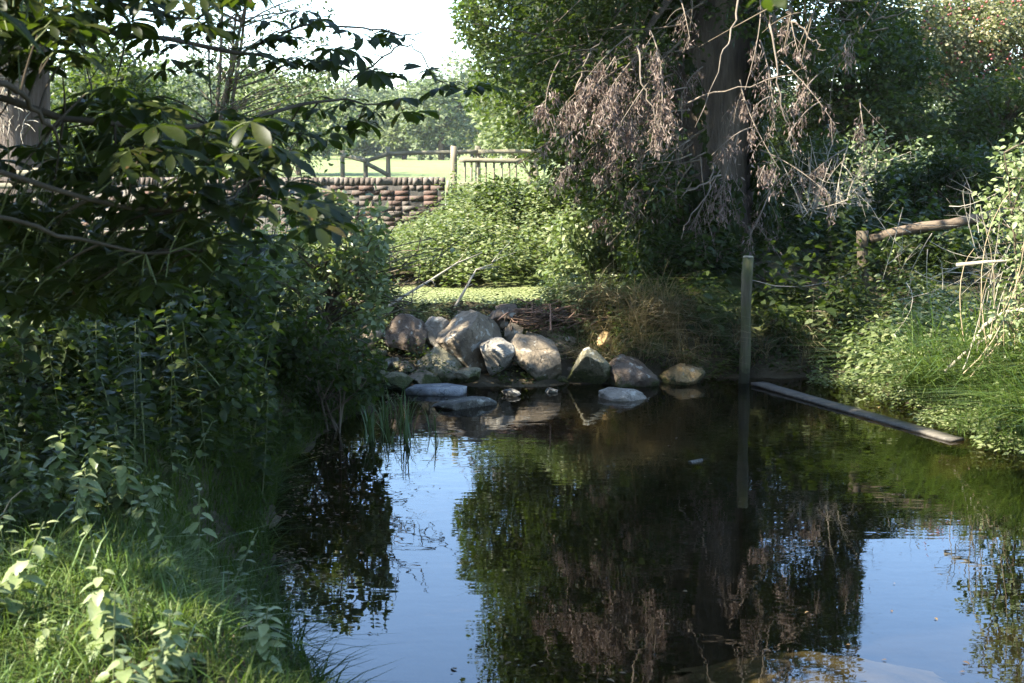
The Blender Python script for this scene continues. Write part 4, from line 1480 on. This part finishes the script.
leafy('mixed_shrub', 'loose broad-leaved shrub on the left bank half in sun behind the nettles', 'bush', base_at(150, 9.6), sample_poly([(40, 330), (230, 320), (260, 420), (60, 440)], 46, 9, 10.4), (.2, .2, .17), 55, .075, NETTLE, 'leaf_shade', 'stem', .012, stems=6, up=.7, limb_r=.008)
leafy('mixed_shrub', 'low dark shrub at the left water edge behind the reeds', 'bush', base_at(330, 12), sample_poly([(270, 320), (375, 330), (380, 390), (280, 400)], 34, 11.4, 12.6), (.17, .17, .15), 60, .07, OVATE, 'leaf_shade', 'twig', .012, stems=5, up=.6, limb_r=.008)
# left mid shrub leaning over the pond
leafy('leaning_shrub', 'leafy shrub leaning over the water at the left end of the weir', 'bush', base_at(300, 13.6), np.concatenate([sample_poly([(260, 205), (340, 195), (420, 215), (400, 262), (385, 300), (390, 320), (330, 320), (255, 300)], 52, 12.4, 14.2), sample_poly([(380, 205), (425, 210), (450, 255), (420, 290), (400, 320), (370, 330)], 22, 12.6, 14)]), (.2, .2, .17), 55, .085, OVATE, 'leaf_nettle', 'twig', .02, stems=6, up=.6, limb_r=.012)
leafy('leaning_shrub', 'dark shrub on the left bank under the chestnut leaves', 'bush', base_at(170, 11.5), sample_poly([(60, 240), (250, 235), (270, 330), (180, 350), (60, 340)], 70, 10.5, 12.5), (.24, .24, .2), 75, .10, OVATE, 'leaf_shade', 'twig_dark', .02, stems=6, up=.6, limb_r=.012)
leafy('leaning_shrub', 'sparse shrub with sunlit leaf tips at the left edge', 'bush', base_at(40, 10), sample_poly([(-30, 250), (60, 250), (70, 360), (-30, 370)], 40, 9.2, 10.6), (.2, .2, .18), 70, .09, OVATE, 'leaf_nettle', 'twig_dark', .02, stems=5, up=.6, limb_r=.012)

# ------------------------------------------------------------------ far trees beyond the meadow
protos = []
for k in range(3):
    t = thing('far_tree', 'round hazy tree at the far edge of the meadow', 'tree', (0, 0, 0), 'trees beyond the meadow')
    g = Geo()
    nC = 46
    for c in ball(nC, .4) * np.array([3.8, 3.8, 4.8]) + np.array([0, 0, 4.9]):
        p, d, n = clump(c, np.array([1.4, 1.4, 1.0]), 110)
        put_leaves(g, LOW, p, d, n, RNG.uniform(.35, .7, len(p)))
    g.build('crown', M['leaf_far'] if k != 1 else M['leaf_far2'], t)
    Geo().tube([(0, 0, -.3), (.1, 0, 3), (0, .1, 7)], [.35, .28, .12], 8).build('trunk', M['bark_dark'], t)
    protos.append(t)
first = [True] * 3
rows = []
for i, px in enumerate(range(60, 600, 27)):
    rows.append((px + random.uniform(-8, 8), random.uniform(150, 185), random.uniform(.75, 1.05)))
for i, px in enumerate(range(40, 620, 24)):
    rows.append((px + random.uniform(-8, 8), random.uniform(215, 250), random.uniform(1.2, 1.65)))
for px in range(760, 1080, 45):
    rows.append((px, random.uniform(60, 85), random.uniform(.45, .6)))
for i, (px, D, s) in enumerate(rows):
    if 380 < px < 440 and D > 200:
        s *= .8
    if px > 700:
        s = min(s, .5)
    k = random.randrange(3)
    b = at(px, 160, D)
    b[2] = height(b[0], b[1])
    lbl = ('round hazy tree in the front row beyond the meadow' if D < 200 else 'taller hazy tree in the back row beyond the meadow') if px < 700 else 'small field tree glimpsed through the thicket at the right'
    if first[k]:
        first[k] = False
        t = protos[k]
        t.location = tuple(b)
        t.rotation_euler = (0, 0, random.uniform(0, 6))
        t.scale = (s, s, s * random.uniform(.9, 1.1))
        t['label'] = lbl
    else:
        dup(protos[k], b, random.uniform(0, 6), (s, s, s * random.uniform(.85, 1.1)), lbl, 'trees beyond the meadow')

# ------------------------------------------------------------------ horse chestnut (trunk stands outside the frame on the left bank)
CB = np.array([-5.6, 6.5, 0])
CB[2] = height(CB[0], CB[1])
ct = thing('horse_chestnut', 'horse chestnut with dark palmate leaves reaching in from the upper left', 'tree', tuple(CB))
part(trunk_geo([CB - (0, 0, .3), CB + (0, 0, 1), CB + (.1, .1, 3), CB + (.2, .2, 6), CB + (.2, .3, 9)], [.42, .34, .3, .22, .1], 16, .4), 'trunk', M['bark_dark'], ct, True)
leafg, pet, twg = Geo(), Geo(), Geo()


def palmate(g, pet, hub, nrm, heading, L, nl=7, src=None):
    nrm = norm(np.asarray(nrm, float))
    h = np.array([math.cos(heading), math.sin(heading), 0])
    h = norm(h - nrm * (h @ nrm))
    s = np.cross(nrm, h)
    angs = np.linspace(-2.15, 2.15, nl) + RNG.normal(0, .1, nl)
    sizes = L * (1 - .38 * (np.abs(angs) / 2.15) ** 1.3) * RNG.uniform(.85, 1.15, nl)
    d = np.cos(angs)[:, None] * h + np.sin(angs)[:, None] * s - nrm * RNG.uniform(.0, .38, nl)[:, None]
    nn = np.tile(nrm, (nl, 1)) + RNG.normal(0, .22, (nl, 3)) + d * .2
    put_leaves(g, LEAFLET, np.tile(hub, (nl, 1)), d, nn, sizes)
    if src is not None:
        pet.tube(bez(src, hub, .1, 4, .05), [.0035, .003, .0025, .002], 4, False)


def branch(pts, r0, r1, n=18, name='branch'):
    P = np.array([at(*a) for a in pts])
    tt = np.linspace(0, 1, n)
    ss = np.linspace(0, 1, len(P))
    Q = np.stack([np.interp(tt, ss, P[:, i]) for i in range(3)], -1)
    Q[1:-1] = (Q[:-2] + Q[1:-1] * 2 + Q[2:]) / 4
    Q += RNG.normal(0, .008, Q.shape)
    part(Geo().tube(Q, np.linspace(r0, r1, n), 6), name, M['twig_dark'], ct, True)
    return Q


B = []
B.append(branch([(-260, -40, 6.2), (-60, 10, 6.4), (120, 30, 6.9), (250, 52, 7.4), (310, 68, 7.8), (365, 71, 8.0)], .022, .005))
B.append(branch([(250, 52, 7.4), (300, 25, 7.6), (370, 28, 7.9), (405, 36, 8.1), (432, 33, 8.2)], .009, .003))
B.append(branch([(365, 71, 8.0), (395, 50, 8.2), (410, 44, 8.2), (425, 62, 8.3), (440, 82, 8.4), (470, 88, 8.5)], .006, .003))
B.append(branch([(-250, 60, 5.4), (-60, 80, 5.6), (100, 130, 5.9), (230, 130, 6.6), (310, 100, 7.2), (350, 100, 7.3), (400, 103, 7.5)], .02, .003))
B.append(branch([(-200, 150, 4.9), (0, 170, 5.1), (120, 215, 5.4), (220, 205, 5.9), (290, 205, 6.2), (320, 208, 6.3)], .014, .003))
B.append(branch([(-200, 190, 4.8), (0, 215, 4.9), (90, 245, 5.2), (180, 255, 5.6), (250, 235, 5.9)], .012, .003))
B.append(branch([(220, 205, 5.9), (255, 180, 6.3), (285, 160, 6.5), (300, 135, 6.7)], .008, .003))
B.append(branch([(-200, -60, 5.8), (0, -20, 5.9), (120, 5, 6.2), (200, 20, 6.6)], .025, .006))
B.append(branch([(-120, 60, 5), (0, 80, 5.1), (30, 100, 5.3), (60, 140, 5.4)], .018, .006))


def nearest(p):
    best = None
    for Q in B:
        d = np.linalg.norm(Q - p, axis=1)
        i = int(d.argmin())
        if best is None or d[i] < best[0]:
            best = (d[i], Q[i])
    return best


def add_leaf(px, py, D, L=.16, tilt=.25, nl=None, heading=None):
    hub = at(px, py, D)
    nb = nearest(hub)
    back = norm(nb[1] - hub) if nb[0] > .02 else np.array([-1.0, 0, 0])
    src = nb[1] if nb[0] < .22 else hub + back * .13 + np.array([0, 0, .04])
    if .22 <= nb[0] < .6 and random.random() < .25:
        twg.tube(bez(nb[1], src, .06, 6, .06), np.linspace(.006, .003, 6), 4, False)
    if heading is None:
        v = hub - src
        heading = math.atan2(v[1], v[0]) + random.gauss(0, .9)
    palmate(leafg, pet, hub, (random.gauss(0, tilt), random.gauss(-.1, tilt), 1), heading, L * random.uniform(.8, 1.2), nl or random.choice([5, 6, 7]), src)


# leaves read off along the branches against the sky
for px, py, D in ((322, 20, 7.6), (350, 32, 7.7), (378, 38, 7.9), (402, 38, 8.1), (300, 18, 7.5), (285, 40, 7.4), (335, 48, 7.6), (262, 40, 7.4), (275, 60, 7.4), (322, 60, 7.7), (300, 58, 7.6), (268, 22, 7.3), (372, 70, 8.0), (385, 78, 8.1), (358, 55, 7.9),
                  (425, 68, 8.3), (440, 88, 8.4), (466, 90, 8.5), (478, 86, 8.5), (398, 100, 7.5), (402, 112, 7.5), (340, 105, 7.3), (352, 118, 7.3), (320, 110, 7.2), (376, 112, 7.4), (365, 122, 7.4), (305, 132, 6.7), (328, 140, 6.9), (290, 125, 6.7), (270, 128, 6.7), (255, 122, 6.6),
                  (300, 150, 6.6), (268, 150, 6.5), (322, 208, 6.3), (300, 205, 6.2), (280, 188, 6.2), (255, 170, 6.3)):
    add_leaf(px, py, D, .15, .2)
    add_leaf(px + random.uniform(-16, 16), py + random.uniform(-7, 9), D + random.uniform(-.1, .3), .14, .25)
for poly, n, D0, D1, L in (([(-20, 140), (60, 140), (70, 80), (120, 85), (180, 100), (260, 112), (300, 160), (340, 190), (345, 215), (270, 250), (150, 295), (-20, 310)], 300, 5.3, 7.6, .165),
                           ([(-20, 200), (150, 200), (260, 215), (250, 250), (180, 300), (-20, 325)], 150, 5.4, 7.2, .15),
                           ([(-20, -20), (70, -20), (110, 30), (70, 70), (-20, 70)], 60, 5.2, 6.2, .15),
                           ([(60, -20), (280, -20), (240, 15), (200, 30), (120, 25), (70, 20)], 30, 5.8, 6.8, .14),
                           ([(110, 20), (260, 10), (300, 40), (240, 70), (180, 75), (120, 60)], 15, 6.4, 7.4, .14)):
    for p in sample_poly(poly, n, D0, D1):
        x, y = to_px(p)
        add_leaf(float(x), float(y), float(p[1]), L, .15)
add_leaf(775, -8, 3.0, .12, .3)
part(leafg, 'leaves', M['leaf_chest'], ct)
tag(part(twg, 'twigs', M['twig_dark'], ct), kind='stuff')
tag(part(pet, 'petioles', M['stem'], ct), kind='stuff')
# the rest of the crown, above and left of the frame
cg = Geo()
n = 2100
cc = ball(n, .45) * np.array([4.9, 5.6, 3.6]) + np.array([-5.2, 7.5, 6.8])
px, py = to_px(cc)
vis = (cc[:, 1] > .5) & (py > -110) & (px > -150) & (px < 1200)
cc = cc[~vis & (cc[:, 2] > 2.6)]
# unseen leaf clumps added sunward of the visible sprays to shade them
up_ = sample_poly([(-60, 60), (120, 70), (330, 100), (350, 215), (200, 300), (-60, 320)], 760, 4.8, 7.4) + SUN * RNG.uniform(1.3, 3.6, (760, 1)) + RNG.normal(0, .2, (760, 3))
ux, uy = to_px(up_)
cc = np.concatenate([cc, up_[(uy < -90) | (ux < -120)]])
cc = cc[~((cc[:, 0] > -1.5) & (cc[:, 1] < 3))]
cc = cc[~shades_lit(cc, .02)]
for c in cc:
    p, d, nn = clump(c, np.array([.5, .5, .25]), 34, 1.2)
    k = ~shades_lit(p)
    put_leaves(cg, LOW, p[k], d[k], nn[k], RNG.uniform(.16, .26, k.sum()))
part(cg, 'crown', M['leaf_chest'], ct)
for c in cc[::45]:
    a = CB + np.array([.15, .15, random.uniform(2.5, 7)])
    part(Geo().tube(bez(a, c, .08, 8, .05), np.linspace(.07, .015, 8), 6), 'limb', M['bark_dark'], ct, True)

# unseen tree and side foliage added around the viewpoint to block sky light
WB = np.array([2.5, -7.0, 0.0])
WB[2] = height(WB[0], WB[1])
wt = thing('added_shade_tree', 'unseen leafy tree added behind the viewpoint to cut sky light', 'tree', tuple(WB))
part(trunk_geo([WB - (0, 0, .2), WB + (0, 0, 1), WB + (.1, 0, 3), WB + (0, .1, 7)], [.5, .4, .34, .15], 14, .4), 'trunk', M['bark_dark'], wt, True)
wc = np.concatenate([ball(260, .4) * np.array([7.5, 2.4, 4.5]) + np.array([1.5, -6.0, 5.0]), ball(160, .4) * np.array([3.5, 6, 4.0]) + np.array([-11.5, 2, 4.2])])
wc = wc[wc[:, 2] > .7]
wc = wc[~shades_lit(wc, .1)]
g = Geo()
for c in wc:
    p, d, nn = clump(c, np.array([.8, .7, .5]), 60)
    k = ~shades_lit(p)
    put_leaves(g, LOW, p[k], d[k], nn[k], RNG.uniform(.2, .34, k.sum()))
part(g, 'crown', M['leaf_dark'], wt)

# ------------------------------------------------------------------ left bank herbs and foreground plants


def herb(name, label, base, h, pairs, leaf, T, leafm, lean=(0, 0), group=None, droop=.4, sidetw=0, stemm='stem', r0=.006, whorl=2):
    base = np.asarray(base, float)
    t = thing(name, label, 'plant', tuple(base), group)
    tip = base + np.array([lean[0] * h, lean[1] * h, h])
    P = bez(base - np.array([0, 0, .03]), tip, .06, 10, .02)
    part(Geo().tube(P, np.linspace(r0, r0 * .4, 10), 5), 'stem', M[stemm], t, True)
    pos, d, n, s = [], [], [], []
    for i in range(pairs):
        u = .18 + .82 * (i + .5) / pairs
        f = u * 9
        k0 = min(8, int(f))
        c = P[k0] + (P[k0 + 1] - P[k0]) * (f - k0)
        a0 = (i % 2) * math.pi / 2 + random.gauss(0, .25)
        for w in range(whorl):
            a = a0 + w * 2 * math.pi / whorl
            dd = np.array([math.cos(a), math.sin(a), -droop + random.gauss(.1, .2) + .5 * (u > .9)])
            pos.append(c + dd * .012)
            d.append(dd)
            n.append(np.array([random.gauss(0, .2), random.gauss(0, .2), 1]) + .2 * dd)
            s.append(leaf * (1.1 - .6 * max(0, (u - .45) / .55) ** 1.5) * random.uniform(.8, 1.15))
    g = Geo()
    put_leaves(g, T, pos, d, n, s)
    part(g, 'leaves', M[leafm], t)
    return t


def gat(px, py, guess=6.0):
    """ground point under a pixel"""
    D = guess
    for _ in range(40):
        p = at(px, py, D)
        hgt = float(height(p[0], p[1]))
        D = D + ((p[2] - hgt)) * 1.5
        D = min(max(D, 2.5), 22)
    p = at(px, py, D)
    p[2] = height(p[0], p[1])
    return p


def fg(px_tip, py_tip, px_base, D, h, pairs, leaf, label, leafm='leaf_pale', T=NETTLE, **k):
    tip = at(px_tip, py_tip, D)
    b = at(px_base, py_tip, D)
    b[2] = float(height(b[0], b[1]))
    hh = max(.12, tip[2] - b[2])
    return herb('nettle', label, b, hh, pairs, leaf, T, leafm, ((tip[0] - b[0]) / hh, random.gauss(0, .06)), 'nettles on the left bank', **k)


fg(100, 568, 95, 5.0, .6, 13, .09, 'large pale nettle standing in sun in the tall grass')
fg(172, 610, 165, 4.8, .5, 13, .08, 'bright nettle with leaves coloured sun-bright right of the large one')
fg(125, 650, 122, 4.5, .4, 8, .095, 'low white-lit nettle at the bottom edge')
fg(152, 655, 158, 4.6, .3, 8, .085, 'small nettle next to the low white-lit one')
fg(190, 632, 178, 4.8, .4, 5, .075, 'nettle leaning right under the arched straw')
fg(268, 606, 258, 5.1, .5, 13, .075, 'slender upright nettle with paired bright leaves by the water', droop=.2)
fg(40, 525, -6, 5.4, .7, 13, .09, 'arching nettle with leaf pairs at the left edge', droop=.3)
fg(140, 590, 138, 5.3, .4, 6, .075, 'shaded nettle behind the large pale one', 'leaf_shade')  # same nettle in the darker leaf colour that stands in for shade
for i, (x, y, D, lab) in enumerate(((95, 425, 7.4, 'tallest of the sun-flecked nettles at the grass edge'), (60, 430, 7.3, 'sun-flecked nettle left of the tallest one'), (125, 455, 7.2, 'bushy nettle with bright crown beside the grass'), (20, 440, 7.2, 'pale nettle half lit at the left edge'),
                                     (155, 480, 7.2, 'broad leaved nettle at the front of the lit group'), (85, 470, 7.0, 'nettle with lit top below the sun-flecked group'), (105, 445, 7.5, 'nettle behind the bushy bright one'), (40, 470, 6.9, 'dull nettle under the half lit one'), (140, 505, 6.9, 'low nettle at the foot of the lit group'), (75, 415, 7.7, 'nettle rising at the back of the lit group'))):
    fg(x, y, x - 4, D, .8, 14, .10, lab, 'leaf_pale' if i % 3 else 'leaf_nettle')
for k in range(40):
    if k < 26:
        x_, y_ = random.uniform(-2.6, -1.15), random.uniform(4.7, 6.6)
    else:
        x_, y_ = random.uniform(-3.4, -1.7), random.uniform(6.4, 8.4)
    if x_ > XL(y_) - .25:
        continue
    hh_ = random.uniform(.16, .42)
    herb('small_weed', 'small leafy weed growing up through the grass of the left bank', (x_, y_, float(height(x_, y_))), hh_, random.randint(6, 10), random.uniform(.045, .075), random.choice([NETTLE, NETTLE, OVATE]), random.choice(['leaf_pale', 'leaf_pale', 'leaf_nettle']), (random.gauss(0, .3), random.gauss(0, .3)), 'small weeds in the left bank grass', droop=random.uniform(.1, .5))
# shaded tall herbs: a few kinds, copied along the left bank
kinds = []
for k in range(5):
    h = herb('tall_herb', 'tall shaded herb with drooping leaves on the left bank', (0, 0, 0), 1.0, 15, .098, NETTLE if k < 3 else OVATE, 'leaf_shade', (random.gauss(0, .15), random.gauss(0, .15)), 'tall herbs on the left bank', droop=random.uniform(.1, .4), whorl=3 if k % 2 else 2)
    kinds.append(h)
spots = []
while len(spots) < 165:
    x, y = random.uniform(-5.5, -1.4), random.uniform(7.2, 14.5)
    if x < XL(y) - .02 - .75 * sstep(9.2, 7.4, y) and x > -.42 * y - .3:
        spots.append((x, y))
for i, (x, y) in enumerate(spots):
    k = i % 5
    s = random.uniform(.7, 1.35) * (1 - .3 * sstep(.5, .1, XL(y) - x))
    loc = (x, y, float(height(x, y)) - .03)
    if i < 5:
        kinds[i].location = loc
        kinds[i].rotation_euler = (0, 0, random.uniform(0, 6))
        kinds[i].scale = (s,) * 3
    else:
        dup(kinds[k], loc, random.uniform(0, 6), s)

# straws in the foreground
for pts, lab in (([(170, 690, 5.0), (185, 650, 5.1), (205, 636, 5.2), (228, 642, 5.2)], 'pale arched dry straw bending over the nettles'), ([(180, 690, 5.1), (210, 645, 5.2), (240, 627, 5.4), (262, 622, 5.6)], 'thin brown straw reaching right toward the slender nettle'),
                 ([(120, 655, 5.2), (115, 630, 5.2), (112, 616, 5.2)], 'short upright brown straw in the tall grass'), ([(116, 577, 6.3), (132, 555, 6.5), (147, 540, 6.6)], 'slanting dry straw above the large pale nettle'), ([(0, 520, 6.5), (10, 500, 6.5), (22, 490, 6.5)], 'leaning straw at the left edge'),
                 ([(222, 690, 5.2), (228, 660, 5.2), (234, 635, 5.2)], 'green upright grass stalk at the bottom edge')):
    P = np.array([at(*a) for a in pts])
    tt = np.linspace(0, 1, 12)
    ss = np.linspace(0, 1, len(P))
    Q = np.stack([np.interp(tt, ss, P[:, i]) for i in range(3)], -1)
    Q[1:-1] = (Q[:-2] + Q[1:-1] + Q[2:]) / 3
    tag(Geo().tube(Q, np.linspace(.004, .002, 12), 5).build('dry_straw', M['stem_dry'], smooth=True), lab, 'straw', 'straws in the foreground')

# reeds at the left water edge
rg = []
for k in range(24):
    x = random.uniform(365, 440)
    y0 = random.uniform(412, 446)
    D = EYE * F / (y0 - 150)
    b = at(x, y0, D)
    b[2] = -.05
    tt = thing('reed', 'thin upright reed standing in the water at the left margin', 'reed', tuple(b), 'reeds at the left margin')
    g = Geo()
    m = random.choice([3, 4, 5])
    pos = np.tile(b, (m, 1)) + RNG.normal(0, .015, (m, 3)) * np.array([1, 1, 0])
    blades(g, pos, RNG.uniform(.22, .5, m), RNG.uniform(.010, .018, m), RNG.uniform(.05, .6, m), 4)
    part(g, 'blades', M['reed'], tt)

# dead branches over the weir, brushwood pile
for pts, lab in (([(388, 306, 15.2), (410, 293, 15.4), (432, 279, 15.6), (458, 262, 15.9), (482, 252, 16.1)], 'pale bare branch slanting up over the upper pool'), ([(455, 305, 15.3), (466, 288, 15.4), (476, 270, 15.5), (492, 262, 15.6)], 'thin bare twig curving up from the weir crest')):
    P = np.array([at(*a) for a in pts])
    s = Geo().tube(P + RNG.normal(0, .008, P.shape), np.linspace(.017, .006, len(P)), 6)
    for k in (1, 2, 3):
        for _ in range(2):
            s.tube(bez(P[k], P[k] + np.array([random.uniform(-.1, .3), random.gauss(0, .1), random.uniform(-.1, .3)]), .05, 5, .08), np.linspace(.006, .002, 5), 4, False)
    tag(s.build('dead_branch', M['twig_pale']), lab, 'branch', 'dead branches on the weir')
s = Geo()
pc = at(545, 318, 15.35)
for _ in range(260):
    c = pc + np.array([random.gauss(0, .22), random.gauss(0, .15), 0])
    c[2] += random.uniform(-.12, .16) * max(0, 1 - abs(c[0] - pc[0]) / .7)
    d = norm(np.array([random.gauss(0, 1), random.gauss(0, .7), random.gauss(0, .35)]))
    L = random.uniform(.12, .5)
    s.tube(bez(c - d * L / 2, c + d * L / 2, .05, 4, .06), np.linspace(.009, .003, 4) * random.uniform(.5, 1.3), 4, False)
tag(s.build('brushwood_pile', M['debris']), 'tangled pile of brown brushwood on the weir beside the dry grass', 'brushwood')

# floating fallen leaves and twigs on the pond
g = Geo()
n = 14000
fx = RNG.uniform(-1.6, 4.2, n)
fy = RNG.uniform(5.2, 14, n)
k = (pond_d(fx, fy) > .05) & (((RNG.random(n) < .006) | ((fx - XL(fy) < .62 * RNG.random(n) ** .7) & (fy > 7.6) & (wob(fx * 2, fy * 2) > -.25)) | ((fy < 6.75) & (RNG.random(n) < .3) & (wob(fx * 1.5, fy * 3) > .6))))
fx, fy = fx[k], fy[k]
a = RNG.uniform(0, 6.28, len(fx))
put_leaves(g, OVATE, np.stack([fx, fy, fx * 0 + .006], -1), np.stack([np.cos(a), np.sin(a), a * 0], -1), np.tile([0, 0, 1.0], (len(fx), 1)), RNG.uniform(.015, .045, len(fx)))
tag(g.build('floating_leaves', M['leaf_litter']), 'scattered fallen leaves floating on the pond', 'leaves', kind='stuff')

# ------------------------------------------------------------------ haze, sky, sun, camera
w = 345
g = Geo().box((0, 0, 14.0), (2 * w, 2 * w, 36))
hm, nt, out = new_mat('air_haze')
pv = nt.nodes.new('ShaderNodeVolumePrincipled')
pv.inputs['Color'].default_value = (.92, .95, 1, 1)
pv.inputs['Density'].default_value = .00016
pv.inputs['Anisotropy'].default_value = .2
nt.links.new(pv.outputs[0], out.inputs['Volume'])
hz = g.build('haze', hm)
tag(hz, 'thin pale summer haze over the meadow', 'haze', kind='stuff')

world = bpy.data.worlds.new('World')
sc.world = world
world.use_nodes = True
nt = world.node_tree
nt.nodes.clear()
wo = nt.nodes.new('ShaderNodeOutputWorld')
bgn = nt.nodes.new('ShaderNodeBackground')
sky = nt.nodes.new('ShaderNodeTexSky')
sky.sky_type = 'NISHITA'
sky.sun_disc = False
el = math.asin(SUN[2])
az = math.atan2(SUN[0], SUN[1])     # from +Y toward +X
sky.sun_elevation = el
sky.sun_rotation = az
sky.air_density = 1.0
sky.dust_density = .4
sky.ozone_density = 3.2
nt.links.new(sky.outputs[0], bgn.inputs[0])
bgn.inputs[1].default_value = .15
nt.links.new(bgn.outputs[0], wo.inputs[0])

sl = bpy.data.lights.new('sun', 'SUN')
sl.energy = 5.0
sl.angle = R(.53)
sl.color = (1, .94, .82)
so = bpy.data.objects.new('sun', sl)
link(so)
so.rotation_euler = Vector(SUN).to_track_quat('Z', 'Y').to_euler()

cam = bpy.data.cameras.new('camera')
cam.sensor_width = 36
cam.lens = 36 * F / 1024
cam.clip_start = .05
cam.clip_end = 3000
cam.dof.use_dof = True
cam.dof.focus_distance = 14.2
cam.dof.aperture_fstop = 5.6
co = bpy.data.objects.new('camera', cam)
link(co)
co.location = (0, 0, EYE)
co.rotation_euler = (math.pi / 2 - PITCH, 0, 0)
sc.camera = co

sc.view_settings.view_transform = 'Standard'
sc.view_settings.look = 'None'
sc.view_settings.exposure = 2.55
sc.view_settings.gamma = 1
cy = sc.cycles
cy.use_denoising = True
cy.max_bounces = 8
cy.diffuse_bounces = 3
cy.glossy_bounces = 3
cy.transmission_bounces = 4
cy.transparent_max_bounces = 12
cy.volume_bounces = 0
cy.caustics_reflective = False
cy.caustics_refractive = False
cy.sample_clamp_indirect = 6
